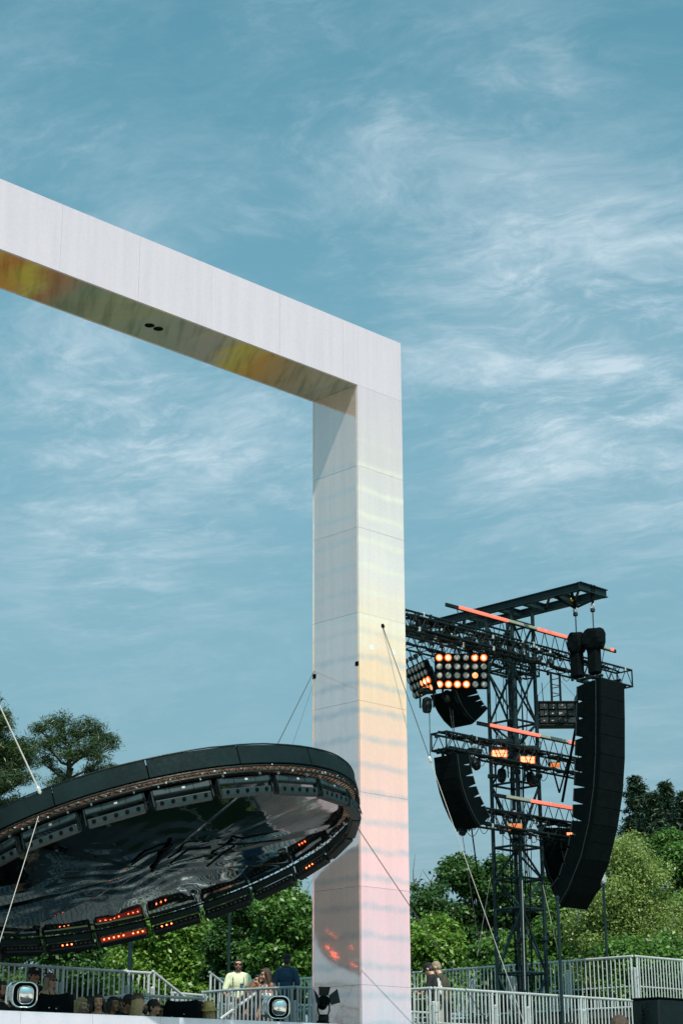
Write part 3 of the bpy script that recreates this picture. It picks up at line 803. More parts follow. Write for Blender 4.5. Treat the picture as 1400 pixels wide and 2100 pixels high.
# lamp panels
def lamp_panel(c, n, lit, warm, label, cols=6, rows=4, pitch=.185):
    X, N, U = axes(n); X = -X if X.x < 0 else X
    t = thing('blinder_light', c, label, 'stage light', 'round lamp panels')
    s = MB(); s.bbox(c - N * .07, cols * pitch, .12, rows * pitch, X, N, U, .02); body = s.build('housing', 'black_matte', t)
    for r in range(rows):
        for k in range(cols):
            q = c + X * ((k - (cols - 1) / 2) * pitch) + U * (((rows - 1) / 2 - r) * pitch)
            m_ = 'lamp_lit' if (r, k) in lit else ('lamp_warm' if (r, k) in warm else 'lamp_glass')
            s = MB(); s.lathe(q, N, [(.062, -.02), (.062, .004), (.045, .016), (.018, .022)], 18); l = s.build('lamp', m_, t)
            if m_ == 'lamp_lit':
                s = MB(); s.lathe(q, N, [(.040, .0), (.040, .020), (.026, .026), (.010, .029)], 14); s.build('lamp_core', 'lamp_core', l)
            s = MB(); s.lathe(q, N, [(.074, -.012), (.078, .0), (.070, .012), (.0625, .012), (.0625, -.012)], 18); s.build('bezel', 'flood_edge' if m_ == 'lamp_lit' else 'dark_housing', l)  # bezel of a lit lamp emits, standing in for its orange halo
    for k in (-.36, -.12, .12, .36):
        s = MB(); s.tube(c + X * k * cols * pitch + U * rows * pitch / 2 - N * .07, c + X * k * cols * pitch + U * (rows * pitch / 2 + .14) - N * .07, .016); s.build('hanger', 'black_metal', t)
        s = MB(); s.bbox(c + X * k * cols * pitch + U * (rows * pitch / 2 + .16) - N * .07, .09, .08, .09, X, N, U, .015); s.build('clamp', 'black_metal', t)
    s = MB(); s.bbox(c - N * .17, cols * pitch * .8, .10, rows * pitch * .55, X, N, U, .03); s.build('driver_box', 'dark_housing', t)
    return t
c1 = at(946, 1376, 36.0)
lamp_panel(c1, Vector((.02, -1, -.12)), {(0, 0), (0, 1), (0, 4), (0, 5), (3, 0), (3, 1), (3, 2), (3, 3)}, {(2, 4)}, 'lamp panel with eight lit orange lamps facing the camera')
c2 = at(858, 1395, 36.3)
lamp_panel(c2, Vector((-.96, -.40, -.42)), {(2, 4), (2, 5), (3, 3), (3, 4)}, {(2, 3), (3, 5), (3, 2)}, 'second lamp panel turned away edge-on just right of the pillar', 6, 4, .165)

def small_head(c, n, label, mat='lens_black', s=1.0, square=False, flap=False):
    """moving head or flood: base with hook, yoke, head, lens"""
    X, N, U = axes(n)
    t = thing('spotlight' if not square else 'floodlight', c, label, 'stage light', 'small lamps hanging on the tower')
    if square:
        w, h = .36 * s, .18 * s
        q = MB(); q.bbox(c, w, .12 * s, h, X, N, U, .02); hd = q.build('housing', 'black_metal', t)
        q = MB(); q.bbox(c + N * .064 * s, w * .94, .01, h * .90, X, N, U, .006); q.build('glow_rim', 'flood_edge' if mat == 'flood_lit' else 'flood_dim', hd)
        n_c = 3
        for i in range(n_c):
            for j in range(2):
                q = MB(); q.bbox(c + N * .072 * s + X * (w * .28 * (i - 1)) + U * (h * .4 * (j - .5)), w * .26, .008, h * .36, X, N, U, .004)
                q.build('lens', mat if (mat == 'flood_lit' or (i + j) % 2) else 'flood_edge', hd)
        for k in range(4):
            q = MB(); q.box(c - N * .075 * s + X * w * (k - 1.5) * .22, .012, .04, h * .9, X, N, U); q.build('fin', 'dark_housing', hd)
    else:
        q = MB(); q.lathe(c, N, [(.05 * s, -.14 * s), (.085 * s, -.11 * s), (.095 * s, .03 * s), (.080 * s, .10 * s), (.074 * s, .13 * s)], 16); hd = q.build('head', 'black_metal', t, smooth=False)
        q = MB(); q.lathe(c, N, [(.066 * s, .128 * s), (.06 * s, .137 * s), (.03 * s, .142 * s)], 16); q.build('lens', mat, hd)
        w = .20 * s
    for k in (-1, 1):
        q = MB(); q.bbox(c + X * k * (w / 2 + .022 * s) + Z * .09 * s, .025 * s, .07 * s, .28 * s, X, X.cross(Z).normalized(), Z, .008); q.build('yoke_arm', 'black_metal', t)
    q = MB(); q.bbox(c + Z * .26 * s, w + .12 * s, .15 * s, .10 * s, X, X.cross(Z).normalized(), Z, .02); q.build('base', 'black_metal', t)
    q = MB(); q.bbox(c + Z * .35 * s, .05, .05, .10 * s, bev=.01); q.build('hook_clamp', 'galvanised', t)
    q = MB(); q.path([c + Z * .25 * s + X * .12 * s, c + X * .26 * s + Z * .12 * s, c + X * .32 * s + Z * .30 * s, c + X * .3 * s + Z * .42 * s], .010, 5); q.build('power_lead', 'black_fabric', t)
    return t
b27 = 2.5
small_head(at(1023, 1546, 36.9), Vector((-.05, -1, -.12)), 'left one of the two bright floodlights on the middle truss', 'flood_lit', 1.0, True)
small_head(at(1080, 1558, 37.1), Vector((.05, -1, -.25)), 'right one of the two bright floodlights on the middle truss', 'flood_lit', .95, True)
small_head(at(1136, 1568, 37.6), Vector((.25, -.9, -.35)), 'dim amber floodlight right of the tower on the middle truss', 'flood_dim', .62, True)
small_head(at(1055, 1696, 37.0), Vector((0, -1, -.10)), 'half lit amber floodlight under the lowest truss of the tower', 'flood_dim', .85, True)
small_head(at(1166, 1710, 36.9), Vector((.2, -1, -.15)), 'tiny bright floodlight in the dark lower speaker array', 'flood_lit', .36, True)
small_head(at(973, 1566, 36.2), Vector((.35, -.5, -.8)), 'black spotlight hanging left of the floodlights on the middle truss')
small_head(at(949, 1700, 35.9), Vector((-.2, -.6, -.75)), 'black spotlight hanging below the small curved speaker array')
small_head(at(875, 1446, 36.1), Vector((-.05, -.25, -1)), 'black spotlight pointing down under the edge-on lamp panel', s=1.15)
small_head(at(917, 1428, 36.2), Vector((.1, -.25, -1)), 'black spotlight pointing down under the lit lamp panel', s=.9)
small_head(at(1028, 1590, 37.3), Vector((-.1, -.6, -.8)), 'black spotlight inside the tower below the left floodlight', s=1.1)
small_head(at(1088, 1597, 37.5), Vector((.1, -.6, -.8)), 'black spotlight inside the tower below the right floodlight', s=1.1)
small_head(at(1058, 1732, 37.2), Vector((0, -.6, -.8)), 'black spotlight below the half lit amber floodlight', s=1.0)
small_head(at(962, 1330, 36.2), Vector((.1, -.5, -.6)), 'black spotlight above the lit lamp panel', s=.8)

for k, (x_, y_) in enumerate(((925, 1322), (990, 1318), (1015, 1322), (1105, 1352), (1128, 1358), (905, 1312))):
    small_head(at(x_, y_, 36.8), Vector((random.uniform(-.4, .4), -.5, -.7)), ['small black spotlight above the left end of the lit lamp panel', 'small black spotlight above the right end of the lit lamp panel', 'small black spotlight at the tower left column under the top truss', 'small black spotlight right of the tower under the top truss', 'small black spotlight above the amplifier rack', 'small black spotlight between the two lamp panels'][k], s=.62)
# line arrays
def interp(pts, t):
    k = t * (len(pts) - 1); i = min(int(k), len(pts) - 2); f = k - i
    return tuple(pts[i][j] * (1 - f) + pts[i + 1][j] * f for j in range(2))
def line_array(label, front, rear, lo, hi, n, along, shrink=.80):
    """front and rear profiles are (depth, z) pairs; lo..hi is the width along the other axis"""
    P = (lambda d, w, z: W(w, d, z)) if along == 'a' else (lambda d, w, z: W(d, w, z))
    t = thing('line_array', P(rear[0][0], (lo + hi) / 2, front[-1][1]), label, 'loudspeaker', 'hanging loudspeaker arrays')
    for i in range(n):
        f0, f1 = interp(front, i / n), interp(front, (i + 1) / n); r0, r1 = interp(rear, i / n), interp(rear, (i + 1) / n)
        rm = ((r0[0] + r1[0]) / 2, (r0[1] + r1[1]) / 2); q0 = tuple(rm[j] + (r0[j] - rm[j]) * shrink for j in (0, 1)); q1 = tuple(rm[j] + (r1[j] - rm[j]) * shrink for j in (0, 1))
        g0, g1 = (f0[0] * .45 + r0[0] * .55, f0[1] * .45 + r0[1] * .55), (f1[0] * .45 + r1[0] * .55, f1[1] * .45 + r1[1] * .55)
        s = MB(); ring = [f0, g0, q0, q1, g1, f1]
        s.add([P(u_[0], lo, u_[1]) for u_ in ring] + [P(u_[0], hi, u_[1]) for u_ in ring], [(0, 1, 2, 3, 4, 5), (11, 10, 9, 8, 7, 6)] + [(k_, k_ + 6, (k_ + 1) % 6 + 6, (k_ + 1) % 6) for k_ in range(6)])
        cb = s.build('speaker_cabinet', 'black_matte', t)
        m0 = Vector((f0[0] + (f1[0] - f0[0]) * .015, f0[1] + (f1[1] - f0[1]) * .015)); m1 = Vector((f0[0] + (f1[0] - f0[0]) * .985, f0[1] + (f1[1] - f0[1]) * .985))
        d = (m1 - m0).normalized(); nn = Vector((d.y, -d.x)); nn = nn if nn.x * ((f0[0] - r0[0])) > 0 else -nn
        s = MB(); e0, e1 = m0 + nn * .012, m1 + nn * .012
        s.hexa([P(e1.x, lo + .03, e1.y), P(e1.x, hi - .03, e1.y), P(m1.x, hi - .03, m1.y), P(m1.x, lo + .03, m1.y), P(e0.x, lo + .03, e0.y), P(e0.x, hi - .03, e0.y), P(m0.x, hi - .03, m0.y), P(m0.x, lo + .03, m0.y)])
        s.build('grille', 'black_fabric', cb)
        for w_ in (lo - .012, hi + .012):
            s = MB(); s.tube(P(q0[0], w_, q0[1]), P(q1[0], w_, q1[1]), .014, n=6); s.build('rigging_link', 'dark_housing', cb)
            s = MB(); s.tube(P(f0[0] * .85 + q0[0] * .15, w_, f0[1] * .85 + q0[1] * .15), P(f1[0] * .85 + q1[0] * .15, w_, f1[1] * .85 + q1[1] * .15), .012, n=6); s.build('rigging_link', 'dark_housing', cb)
        s = MB(); mm = P(rm[0], (lo + hi) / 2, rm[1]); s.bbox(mm, .16, .16, .05, bev=.01); s.build('handle', 'galvanised', cb)
    s = MB(); d0 = min(front[0][0], rear[0][0]); d1 = max(front[0][0], rear[0][0]); zt = max(front[0][1], rear[0][1])
    for w_ in (lo + .12, hi - .12):
        s.tube(P(d0, w_, zt + .09), P(d1 + .1, w_, zt + .09), .03, n=8)
    s.tube(P(d0 + .1, lo, zt + .05), P(d0 + .1, hi, zt + .05), .03, n=8); s.tube(P(d1, lo, zt + .05), P(d1, hi, zt + .05), .03, n=8)
    s.build('flying_frame', 'black_metal', t)
    return t
line_array('large black hanging speaker array at far right of the tower',
           [(.61, 10.04), (.645, 9.3), (.70, 8.5), (.80, 7.8), (.98, 7.1), (1.24, 6.42), (1.62, 5.80), (1.86, 5.52)],
           [(1.18, 10.0), (1.24, 9.3), (1.32, 8.5), (1.38, 7.9), (1.46, 7.25), (1.60, 6.70), (1.88, 6.12), (2.12, 5.90)], 7.62, 8.47, 14, 'a')
line_array('lower black speaker array half hidden behind the large one',
           [(3.5, 7.4), (3.45, 6.85), (3.3, 6.35), (3.0, 5.9)], [(2.9, 7.4), (2.87, 6.9), (2.78, 6.5), (2.6, 6.15)], 9.0, 10.0, 6, 'a')
line_array('small curved black speaker array hanging left of the tower',
           [(4.98, 8.36), (5.03, 7.95), (5.16, 7.55), (5.42, 7.15), (5.62, 6.96)], [(5.38, 8.42), (5.46, 8.05), (5.6, 7.7), (5.84, 7.38), (5.98, 7.2)], 2.28, 2.85, 7, 'b')
line_array('slanted black speaker array tucked behind the lit lamp panel',
           [(5.62, 9.85), (5.75, 9.62), (5.95, 9.40), (6.25, 9.24)], [(6.35, 10.02), (6.45, 9.86), (6.58, 9.72), (6.75, 9.62)], 2.9, 3.5, 4, 'b')

# chain hoists with black rain covers
def hoist(b_, wide, label, zc):
    t = thing('chain_hoist', W(TA, b_, zc), label, 'hoist', 'chain hoists over the speaker array')
    c = W(TA, b_, 11.02)
    s = MB(); nx, nz = 14, 7
    prof = [(.06, .235), (.85, .215), (1.0, .14), (1.04, .0), (1.0, -.10), (.86, -.19), (.70, -.22)]
    for k, (rr, h) in enumerate(prof):
        for j in range(nx):
            th = 2 * math.pi * j / nx; wr = 1 + .05 * math.sin(3 * th + k) + .04 * math.sin(5 * th + 2 * k)
            sq = 1 / max(abs(math.cos(th)), abs(math.sin(th))) ** .6
            s.v.append(c + B * (math.cos(th) * rr * wide * .5 * wr * sq * .86) + A * (math.sin(th) * rr * .17 * wr * sq) + Z * (h * .98 + .012 * math.sin(4 * th + k)))
    for k in range(len(prof) - 1):
        for j in range(nx): s.f.append((k * nx + j, k * nx + (j + 1) % nx, (k + 1) * nx + (j + 1) % nx, (k + 1) * nx + j)); s.m.append(0)
    s.f.append(tuple(range(nx))[::-1]); e_ = (len(prof) - 1) * nx; s.f.append(tuple(range(e_, e_ + nx))); s.m += [0, 0]
    s.build('rain_cover', 'black_fabric', t)
    s = MB(); s.bbox(W(TA, b_ + .02, 10.55), .20, .27, .56, A, B, Z, .04); s.build('chain_bag', 'black_fabric', t)
    # chain of links up to the hook
    z = 11.25; i = 0
    zt = 11.62
    s = MB()
    while z < zt:
        ax = A if i % 2 else B
        s.path([W(TA, b_, z) + (ax * math.cos(q) * .016 + Z * math.sin(q) * .028) for q in np.linspace(0, 2 * math.pi, 9)], .006, 5); z += .042; i += 1
    tag(s.build('chain', 'dark_housing', t), kind='stuff')
    s = MB(); s.bbox(W(TA, b_, 11.66), .09, .09, .09, A, B, Z, .02); s.build('hook_block', 'dark_housing', t)
    s = MB(); s.path([W(TA, b_, 11.75) + B * math.cos(q) * .045 + Z * math.sin(q) * .055 for q in np.linspace(-1.3, 4.0, 12)], [.018] * 12, 6); s.build('hook', 'galvanised', t)
    return t
t = hoist(1.47, .42, 'left chain hoist under a black rain cover above the speaker array', 10.3)
for db, da in ((.22, -.38), (-.22, -.38), (.22, .38), (-.2, .38)):
    s = MB(); s.path([W(TA, 1.47, 11.80), W(TA + da, 1.47 + db, 12.02)], [.03, .035], 6); s.build('sling', 'black_fabric', t)
s = MB(); s.lathe(W(TA - .22, 1.36, 11.93), W(TA, 1.47, 11.8) - W(TA - .38, 1.25, 12.02), [(.042, -.02), (.042, .02)], 8); s.build('sling_mark', 'yellow_paint', t)
t = hoist(1.01, .58, 'right chain hoist under a wide black rain cover above the speaker array', 10.3)
for da in (-.06, .06):
    s = MB(); s.path([W(TA, 1.0, 11.80), W(TA + da, .985, 12.21)], [.028, .034], 6); s.build('sling', 'black_fabric', t)

# amplifier frame hanging between tower and array
amp = thing('amplifier_frame', on(1141, 1465, B, 3.9), 'dark amplifier rack frame hanging between tower and large speaker array', 'amplifier rack')
cA = on(1141, 1466, B, 3.9)
for i in range(4):
    for j in range(3):
        s = MB(); s.bbox(cA + _x * ((i - 1.5) * .21) + Z * ((j - 1) * .16), .19, .34, .13, bev=.012); u_ = s.build('amplifier', random.choice(('black_metal', 'dark_housing')), amp)
        for k in range(3):
            s = MB(); s.bbox(cA + _x * ((i - 1.5) * .21 + random.uniform(-.07, .07)) + Z * ((j - 1) * .16 + random.uniform(-.04, .04)) - Vector((0, .175, 0)), random.uniform(.015, .05), .012, random.uniform(.012, .03), bev=.003); s.build('connector', random.choice(('galvanised', 'lamp_glass', 'dark_housing')), u_)
for sx in (-.46, .46):
    s = MB(); s.bbox(cA + _x * sx + Z * .06, .05, .4, .74, bev=.01); s.build('side_post', 'black_metal', amp)
for sz in (-.27, .27):
    s = MB(); s.bbox(cA + Z * sz, .97, .36, .04, bev=.01); s.build('shelf_rail', 'black_metal', amp)
for sx in (-.10, .10):
    s = MB(); s.tube(cA + _x * sx + Z * .25, cA + _x * sx + Z * .98, .028); s.build('hanging_post', 'black_metal', amp)
for j in range(6):
    s = MB(); s.tube(cA + _x * -.1 + Z * (.32 + j * .1), cA + _x * .1 + Z * (.36 + j * .1 if j % 2 else .28 + j * .1), .012); s.build('rung', 'black_metal', amp)
for sx in (-1, 1):
    s = MB(); s.tube(cA + _x * sx * .44 + Z * .42, cA + _x * sx * .08 + Z * .85, .005, n=5); s.build('stay_wire', 'steel_wire', amp)

# loose wires of the rig
def wire(a_, b_, label, r=.008, mat='steel_wire', sag=0.):
    return cable([a_, b_], r, mat, label, sag)
wire(at(880, 1458, 36.1), at(882, 1558, 36.1), 'short wire holding the small curved speaker array', .010)
wire(at(920, 1440, 36.3), at(938, 1575, 36.3), 'pair of hanging wires right of the edge-on lamp panel', .008)
wire(at(926, 1440, 36.3), at(931, 1500, 36.3), 'short hanging wire under the lit lamp panel', .008)
wire(at(1180, 1490, 36.6), at(1152, 1645, 37.2), 'black strap from the speaker array down to the lower array', .03, 'black_fabric')
wire(at(1132, 1575, 37.4), at(1146, 1626, 37.4), 'left leg of the small dark sling right of the tower', .02, 'black_fabric')
wire(at(1164, 1560, 37.4), at(1146, 1626, 37.4), 'right leg of the small dark sling right of the tower', .02, 'black_fabric')
wire(at(948, 1715, 36.0), at(985, 1960, 36.6), 'thin wire falling from the lowest truss left of the tower', .007)
wire(at(965, 1690, 36.4), at(980, 1800, 36.8), 'thicker black line under the lowest truss left of the tower', .016, 'black_fabric')
wire(at(1070, 1805, 37.0), at(1076, 2030, 36.9), 'pale hanging rope in front of the lower tower', .006, 'white_strap')
wire(at(1112, 1815, 37.4), at(1142, 1945, 37.6), 'thin pale rope right of the lower tower', .006, 'white_strap')
wire(at(1005, 1800, 37.6), at(978, 1960, 38.0), 'thin pale rope left of the lower tower', .006, 'white_strap')

for k, (x_, y0_, y1_) in enumerate(((1016, 1420, 1700), (1033, 1300, 1460), (1068, 1600, 1760), (1083, 1330, 1500), (1110, 1400, 1470), (1030, 1640, 1950), (1090, 1700, 1960))):
    wire(at(x_, y0_, 37.6), at(x_ + random.uniform(-7, 7), y1_, 37.6), ['loose black cable at the tower left column below the lamp panel', 'loose black cable near the top of the tower left of centre', 'loose black cable in the tower below the floodlights', 'loose black cable right of centre near the tower top', 'loose black cable just right of the tower above the amplifier rack', 'long loose black cable in the lower left half of the tower', 'long loose black cable in the lower right half of the tower'][k], .009, 'black_fabric')
# thin poles
def pole(px, y0, y1, Y, r, label, lamp=False, mat='tower_steel'):
    top_ = at(px, y0, Y); bot = Vector((top_.x, top_.y, 0)); t = thing('pole', bot, label, 'pole')
    s = MB(); s.tube(bot, top_, r, r * .9, 10); s.build('shaft', mat, t)
    s = MB(); s.lathe(bot, Z, [(r * 3, 0), (r * 3, .03), (r * 1.4, .05), (r * 1.2, .2)], 12); s.build('base', mat, t)
    s = MB(); s.lathe(top_, Z, [(r * 1.1, -.04), (r * 1.3, 0), (r * .5, .03)], 10); s.build('cap', mat, t)
    if lamp:
        s = MB(); s.bbox(top_ + Z * .10, .15, .16, .24, bev=.04); h_ = s.build('lamp_head', 'galvanised', t)
        s = MB(); s.bbox(top_ + Z * .11 + Vector((-.03, -.085, 0)), .08, .02, .12, bev=.01); s.build('lens', 'lamp_glass', h_)
pole(270, 1870, 0, 38, .05, 'dark green pole under the left part of the disc')
pole(471, 1850, 0, 46, .04, 'thin dark pole among the trees behind the seated man')
pole(1236, 1812, 0, 44, .035, 'dark pole with a grey lamp head beside the speaker array', True)
pole(1142, 1840, 0, 35.6, .035, 'black pole below the large speaker array')
# ------------------------------------------------------------------ aluminium railings
BARS = {}
def bar_mesh(L, r, mat):
    key = (round(L, 3), r, mat)
    if key not in BARS:
        s = MB(); s.tube(Vector((0, 0, 0)), Vector((0, 0, L)), r, n=8); BARS[key] = mesh_only(s, 'bar', mat, False)
    return BARS[key]
def railing(p0, p1, label, h=1.08, spacing=.105, mat='aluminium', lower=True, r=.0125):
    """one barrier panel: p0 and p1 are the ends of the top rail"""
    p0 = Vector(p0); p1 = Vector(p1); d = p1 - p0; hd = Vector((d.x, d.y, 0)); L = hd.length; slope = d.z / L; hd.normalize()
    t = thing('railing', (p0 + p1) / 2 - Z * h, label, 'railing', 'silver railings around the stage')
    s = MB(); s.tube(p0, p1, .026, n=10); s.ell(p0, .03, .03, .03, n=8, mm=6); s.ell(p1, .03, .03, .03, n=8, mm=6); s.build('top_rail', mat, t)
    if abs(slope) < .3:
        s = MB(); s.tube(p0 - Z * (h - .06), p1 - Z * (h - .06), .022, n=8); s.build('bottom_rail', mat, t)
        if lower: s = MB(); s.tube(p0 - Z * h * .56 - hd.cross(Z) * .03, p1 - Z * h * .56 - hd.cross(Z) * .03, .016, n=8); s.build('middle_rail', mat, t)
        bl = h - .06
    else:
        bl = None
    for q in (p0 + hd * .03, p1 - hd * .03):
        zz_ = p0.z + slope * (q - p0).dot(hd); hb = h if bl else max(.25, zz_ - (min(p0.z, p1.z) - .25))
        s = MB(); s.tube(Vector((q.x, q.y, zz_ - hb)), Vector((q.x, q.y, zz_)), .024, n=10); s.build('post', mat, t)
    n = max(2, int(L / spacing)); 
    for i in range(1, n):
        q = p0 + d * (i / n)
        if bl: share('bar', bar_mesh(bl, r, mat), t, q - Z * bl)
        else:
            lb = max(.2, q.z - (min(p0.z, p1.z) - .25)); share('bar', bar_mesh(round(lb, 1), r, mat), t, q - Z * round(lb, 1))
    # joining spigot beside the end post
    q = p1 + hd * .05
    s = MB(); s.tube(q - Z * (h * .9), q - Z * .30, .03, n=10); s.lathe(q - Z * .30, Z, [(.034, 0), (.034, .05), (.02, .07)], 10); s.build('spigot', 'galvanised', t)
    s = MB(); s.tube(q - Z * .42, q - Z * .42 + hd * .12, .012, n=6); s.build('latch', 'galvanised', t)
    return t
zA = 3.93
for i, (a0, a1) in enumerate(((-6.55, -4.35), (-4.28, -3.05), (-2.99, -1.66), (-1.60, -1.10))):
    railing(W(a0, 4.14, zA), W(a1, 4.14, zA), ['leftmost railing panel cut by the photo edge behind the crowd', 'railing panel behind the woman with the brown headband', 'second railing panel right of the headband woman', 'short railing panel ending at the stair opening'][i])
railing(W(-1.04, 4.14, zA + .03), on(378, 2044, B, 4.14), 'sloping stair railing coming down behind the crowd', h=.5, spacing=.13)
b_ = 3.3; railing(on(300, 2042, B, b_), on(417, 2048, B, b_), 'low dark railing below the sloping stair railing')
b_ = 5.6; railing(on(352, 2036, B, b_), on(421, 2042, B, b_), 'small far railing between the two stair openings')
b_ = 3.0; railing(on(150, 2055, B, b_), on(262, 2040, B, b_), 'lower railing half hidden by the front crowd')
cnr = at(604, 2024, 33.0); aB = ab(cnr)[0]
pB0, pB1, pB2 = on(416, 2035, A, aB), on(472, 2030.5, A, aB), on(601, 2024.5, A, aB)
railing(pB0, pB1, 'short front railing panel left of the mirror pod', mat='galvanised', r=.017)
railing(pB1 + (pB2 - pB1).normalized() * .06, pB2, 'long grey front railing panel behind the right mirror pod', mat='galvanised', r=.017)
bB = ab(pB2)[1]; zB = pB2.z
railing(W(aB + .06, bB - .02, zB), W(aB + 1.55, bB - .02, zB), 'railing panel just left of the pillar foot', mat='galvanised')
pD0 = at(449, 2007, 37.2); bD = ab(pD0)[1]; pD1 = on(545, 2012, B, bD); aD = ab(pD1)[0]
railing(pD0, pD1, 'far railing behind the man in the lime shirt')
railing(pD1 + Vector((.05, -.05, 0)), on(640, 2006, A, aD), 'far railing behind the man in the blue shirt')
railing(at(430, 1994, 36.0), at(473, 2029, 36.4), 'short sloping stair railing left of the man in the lime shirt', h=.5, spacing=.12)
s = MB(); s.tube(at(452, 2090, 34), at(533, 2031, 34.6), .03, n=10); tag(s.build('stair_stringer', 'aluminium', origin=at(452, 2090, 34)), 'pale diagonal stair stringer behind the grey front railing', 'stair part')
# right of the pillar
bR, zR = 1.352, 3.72
railing(W(3.17, bR + 2.2, zR), W(3.17, bR + .03, zR), 'short railing panel meeting the pillar right side')
xs = [aof(*q, bR) for q in ((888, 2023), (1013, 2033), (1080, 2037.5), (1194, 2046.6), (1303, 2052))]
for i in range(4):
    railing(W(xs[i] + .03, bR, zR), W(xs[i + 1] - .04, bR, zR), ['front right railing panel crossing the two standing men', 'front right railing panel below the tower left side', 'front right railing panel below the tower right side', 'front right railing panel ending at the black box'][i])
aU, zU = 9.70, 4.645
bu = [ab(on(*q, A, aU))[1] for q in ((845, 1993), (884, 1989), (967, 1983), (1048, 1979), (1163, 1973), (1299, 1963))]
labs = ['upper right railing panel next to the pillar', 'upper right railing panel behind the two standing men', 'upper right railing panel left of the tower', 'upper right railing panel behind the tower', 'upper right railing panel right of the tower up to the corner']
for i in range(5):
    railing(W(aU, bu[i] - .03, zU), W(aU, bu[i + 1] + .05, zU), labs[i])
railing(W(aU + .06, bu[5], zU), W(aU + 1.75, bu[5], zU), 'upper railing at the right photo edge past the corner')
railing(W(aU + 1.85, bu[5], zU), W(aU + 3.6, bu[5], zU), 'last upper railing beyond the right photo edge')
for i, (b_, a0, a1, z_) in enumerate(((4.6, 3.3, 5.7, 3.52), (4.6, 5.8, 7.4, 3.52), (5.6, 3.4, 5.9, 3.62))):
    railing(W(a0, b_, z_), W(a1, b_, z_), ['low inner railing behind the two standing men', 'low inner railing left of the tower foot', 'rearmost low railing behind the standing men'][i], h=.95, spacing=.14)
# teal blue slatted stacks under the rails
def slat_stack(a0, b_, n, z0, label):
    t = thing('slatted_bench', W(a0, b_, z0), label, 'bench')
    for i in range(n):
        s = MB(); s.abox(a0, a0 + 1.5, b_, b_ + .05, z0 + i * .07, z0 + i * .07 + .045); s.build('slat', 'blue_fabric', t)
    for x_ in (.15, .75, 1.35):
        s = MB(); s.abox(a0 + x_ - .03, a0 + x_ + .03, b_ + .052, b_ + .09, DECK3 - .02, z0 + n * .07); s.build('upright', 'galvanised', t)
slat_stack(3.4, 4.9, 8, DECK3 + .02, 'teal blue slatted bench behind the two standing men')
slat_stack(5.1, 4.9, 8, DECK3 + .02, 'teal blue slatted bench behind the railing left of the tower')
slat_stack(6.75, 4.9, 8, DECK3 + .02, 'teal blue slatted bench beside the tower foot')

# black flight case at the lower right edge
bx = thing('black_case', at(1352, 2120, 33.6), 'big black box at the lower right edge under the railing', 'box')
s = MB(); c = at(1362, 2095, 33.6); s.bbox(c, 1.15, .6, .75, A, B, Z, .03); s.build('body', 'black_metal', bx)
s = MB(); s.bbox(c + Z * .385, 1.17, .62, .03, A, B, Z, .01); s.build('lid', 'black_matte', bx)
s = MB(); s.abox(0, .01, 0, .01, 0, .01); s.v = []; s.f = []; s.m = []
for k in range(5): s.path([c + A * -.62 + Z * (.3 - .06 * k) + B * -.1, c + A * -.68 + Z * (.25 - .07 * k), c + A * -.6 + Z * (.1 - .05 * k)], .012, 5)
s.build('cable_bundle', 'black_fabric', bx)
for a_ in (-.5, .5):
    for b_ in (-.25, .25):
        s = MB(); s.tube(Vector((c + A * a_ + B * b_).xy.to_3d()), c + A * a_ + B * b_ - Z * .37, .04); s.build('leg', 'galvanised', bx)

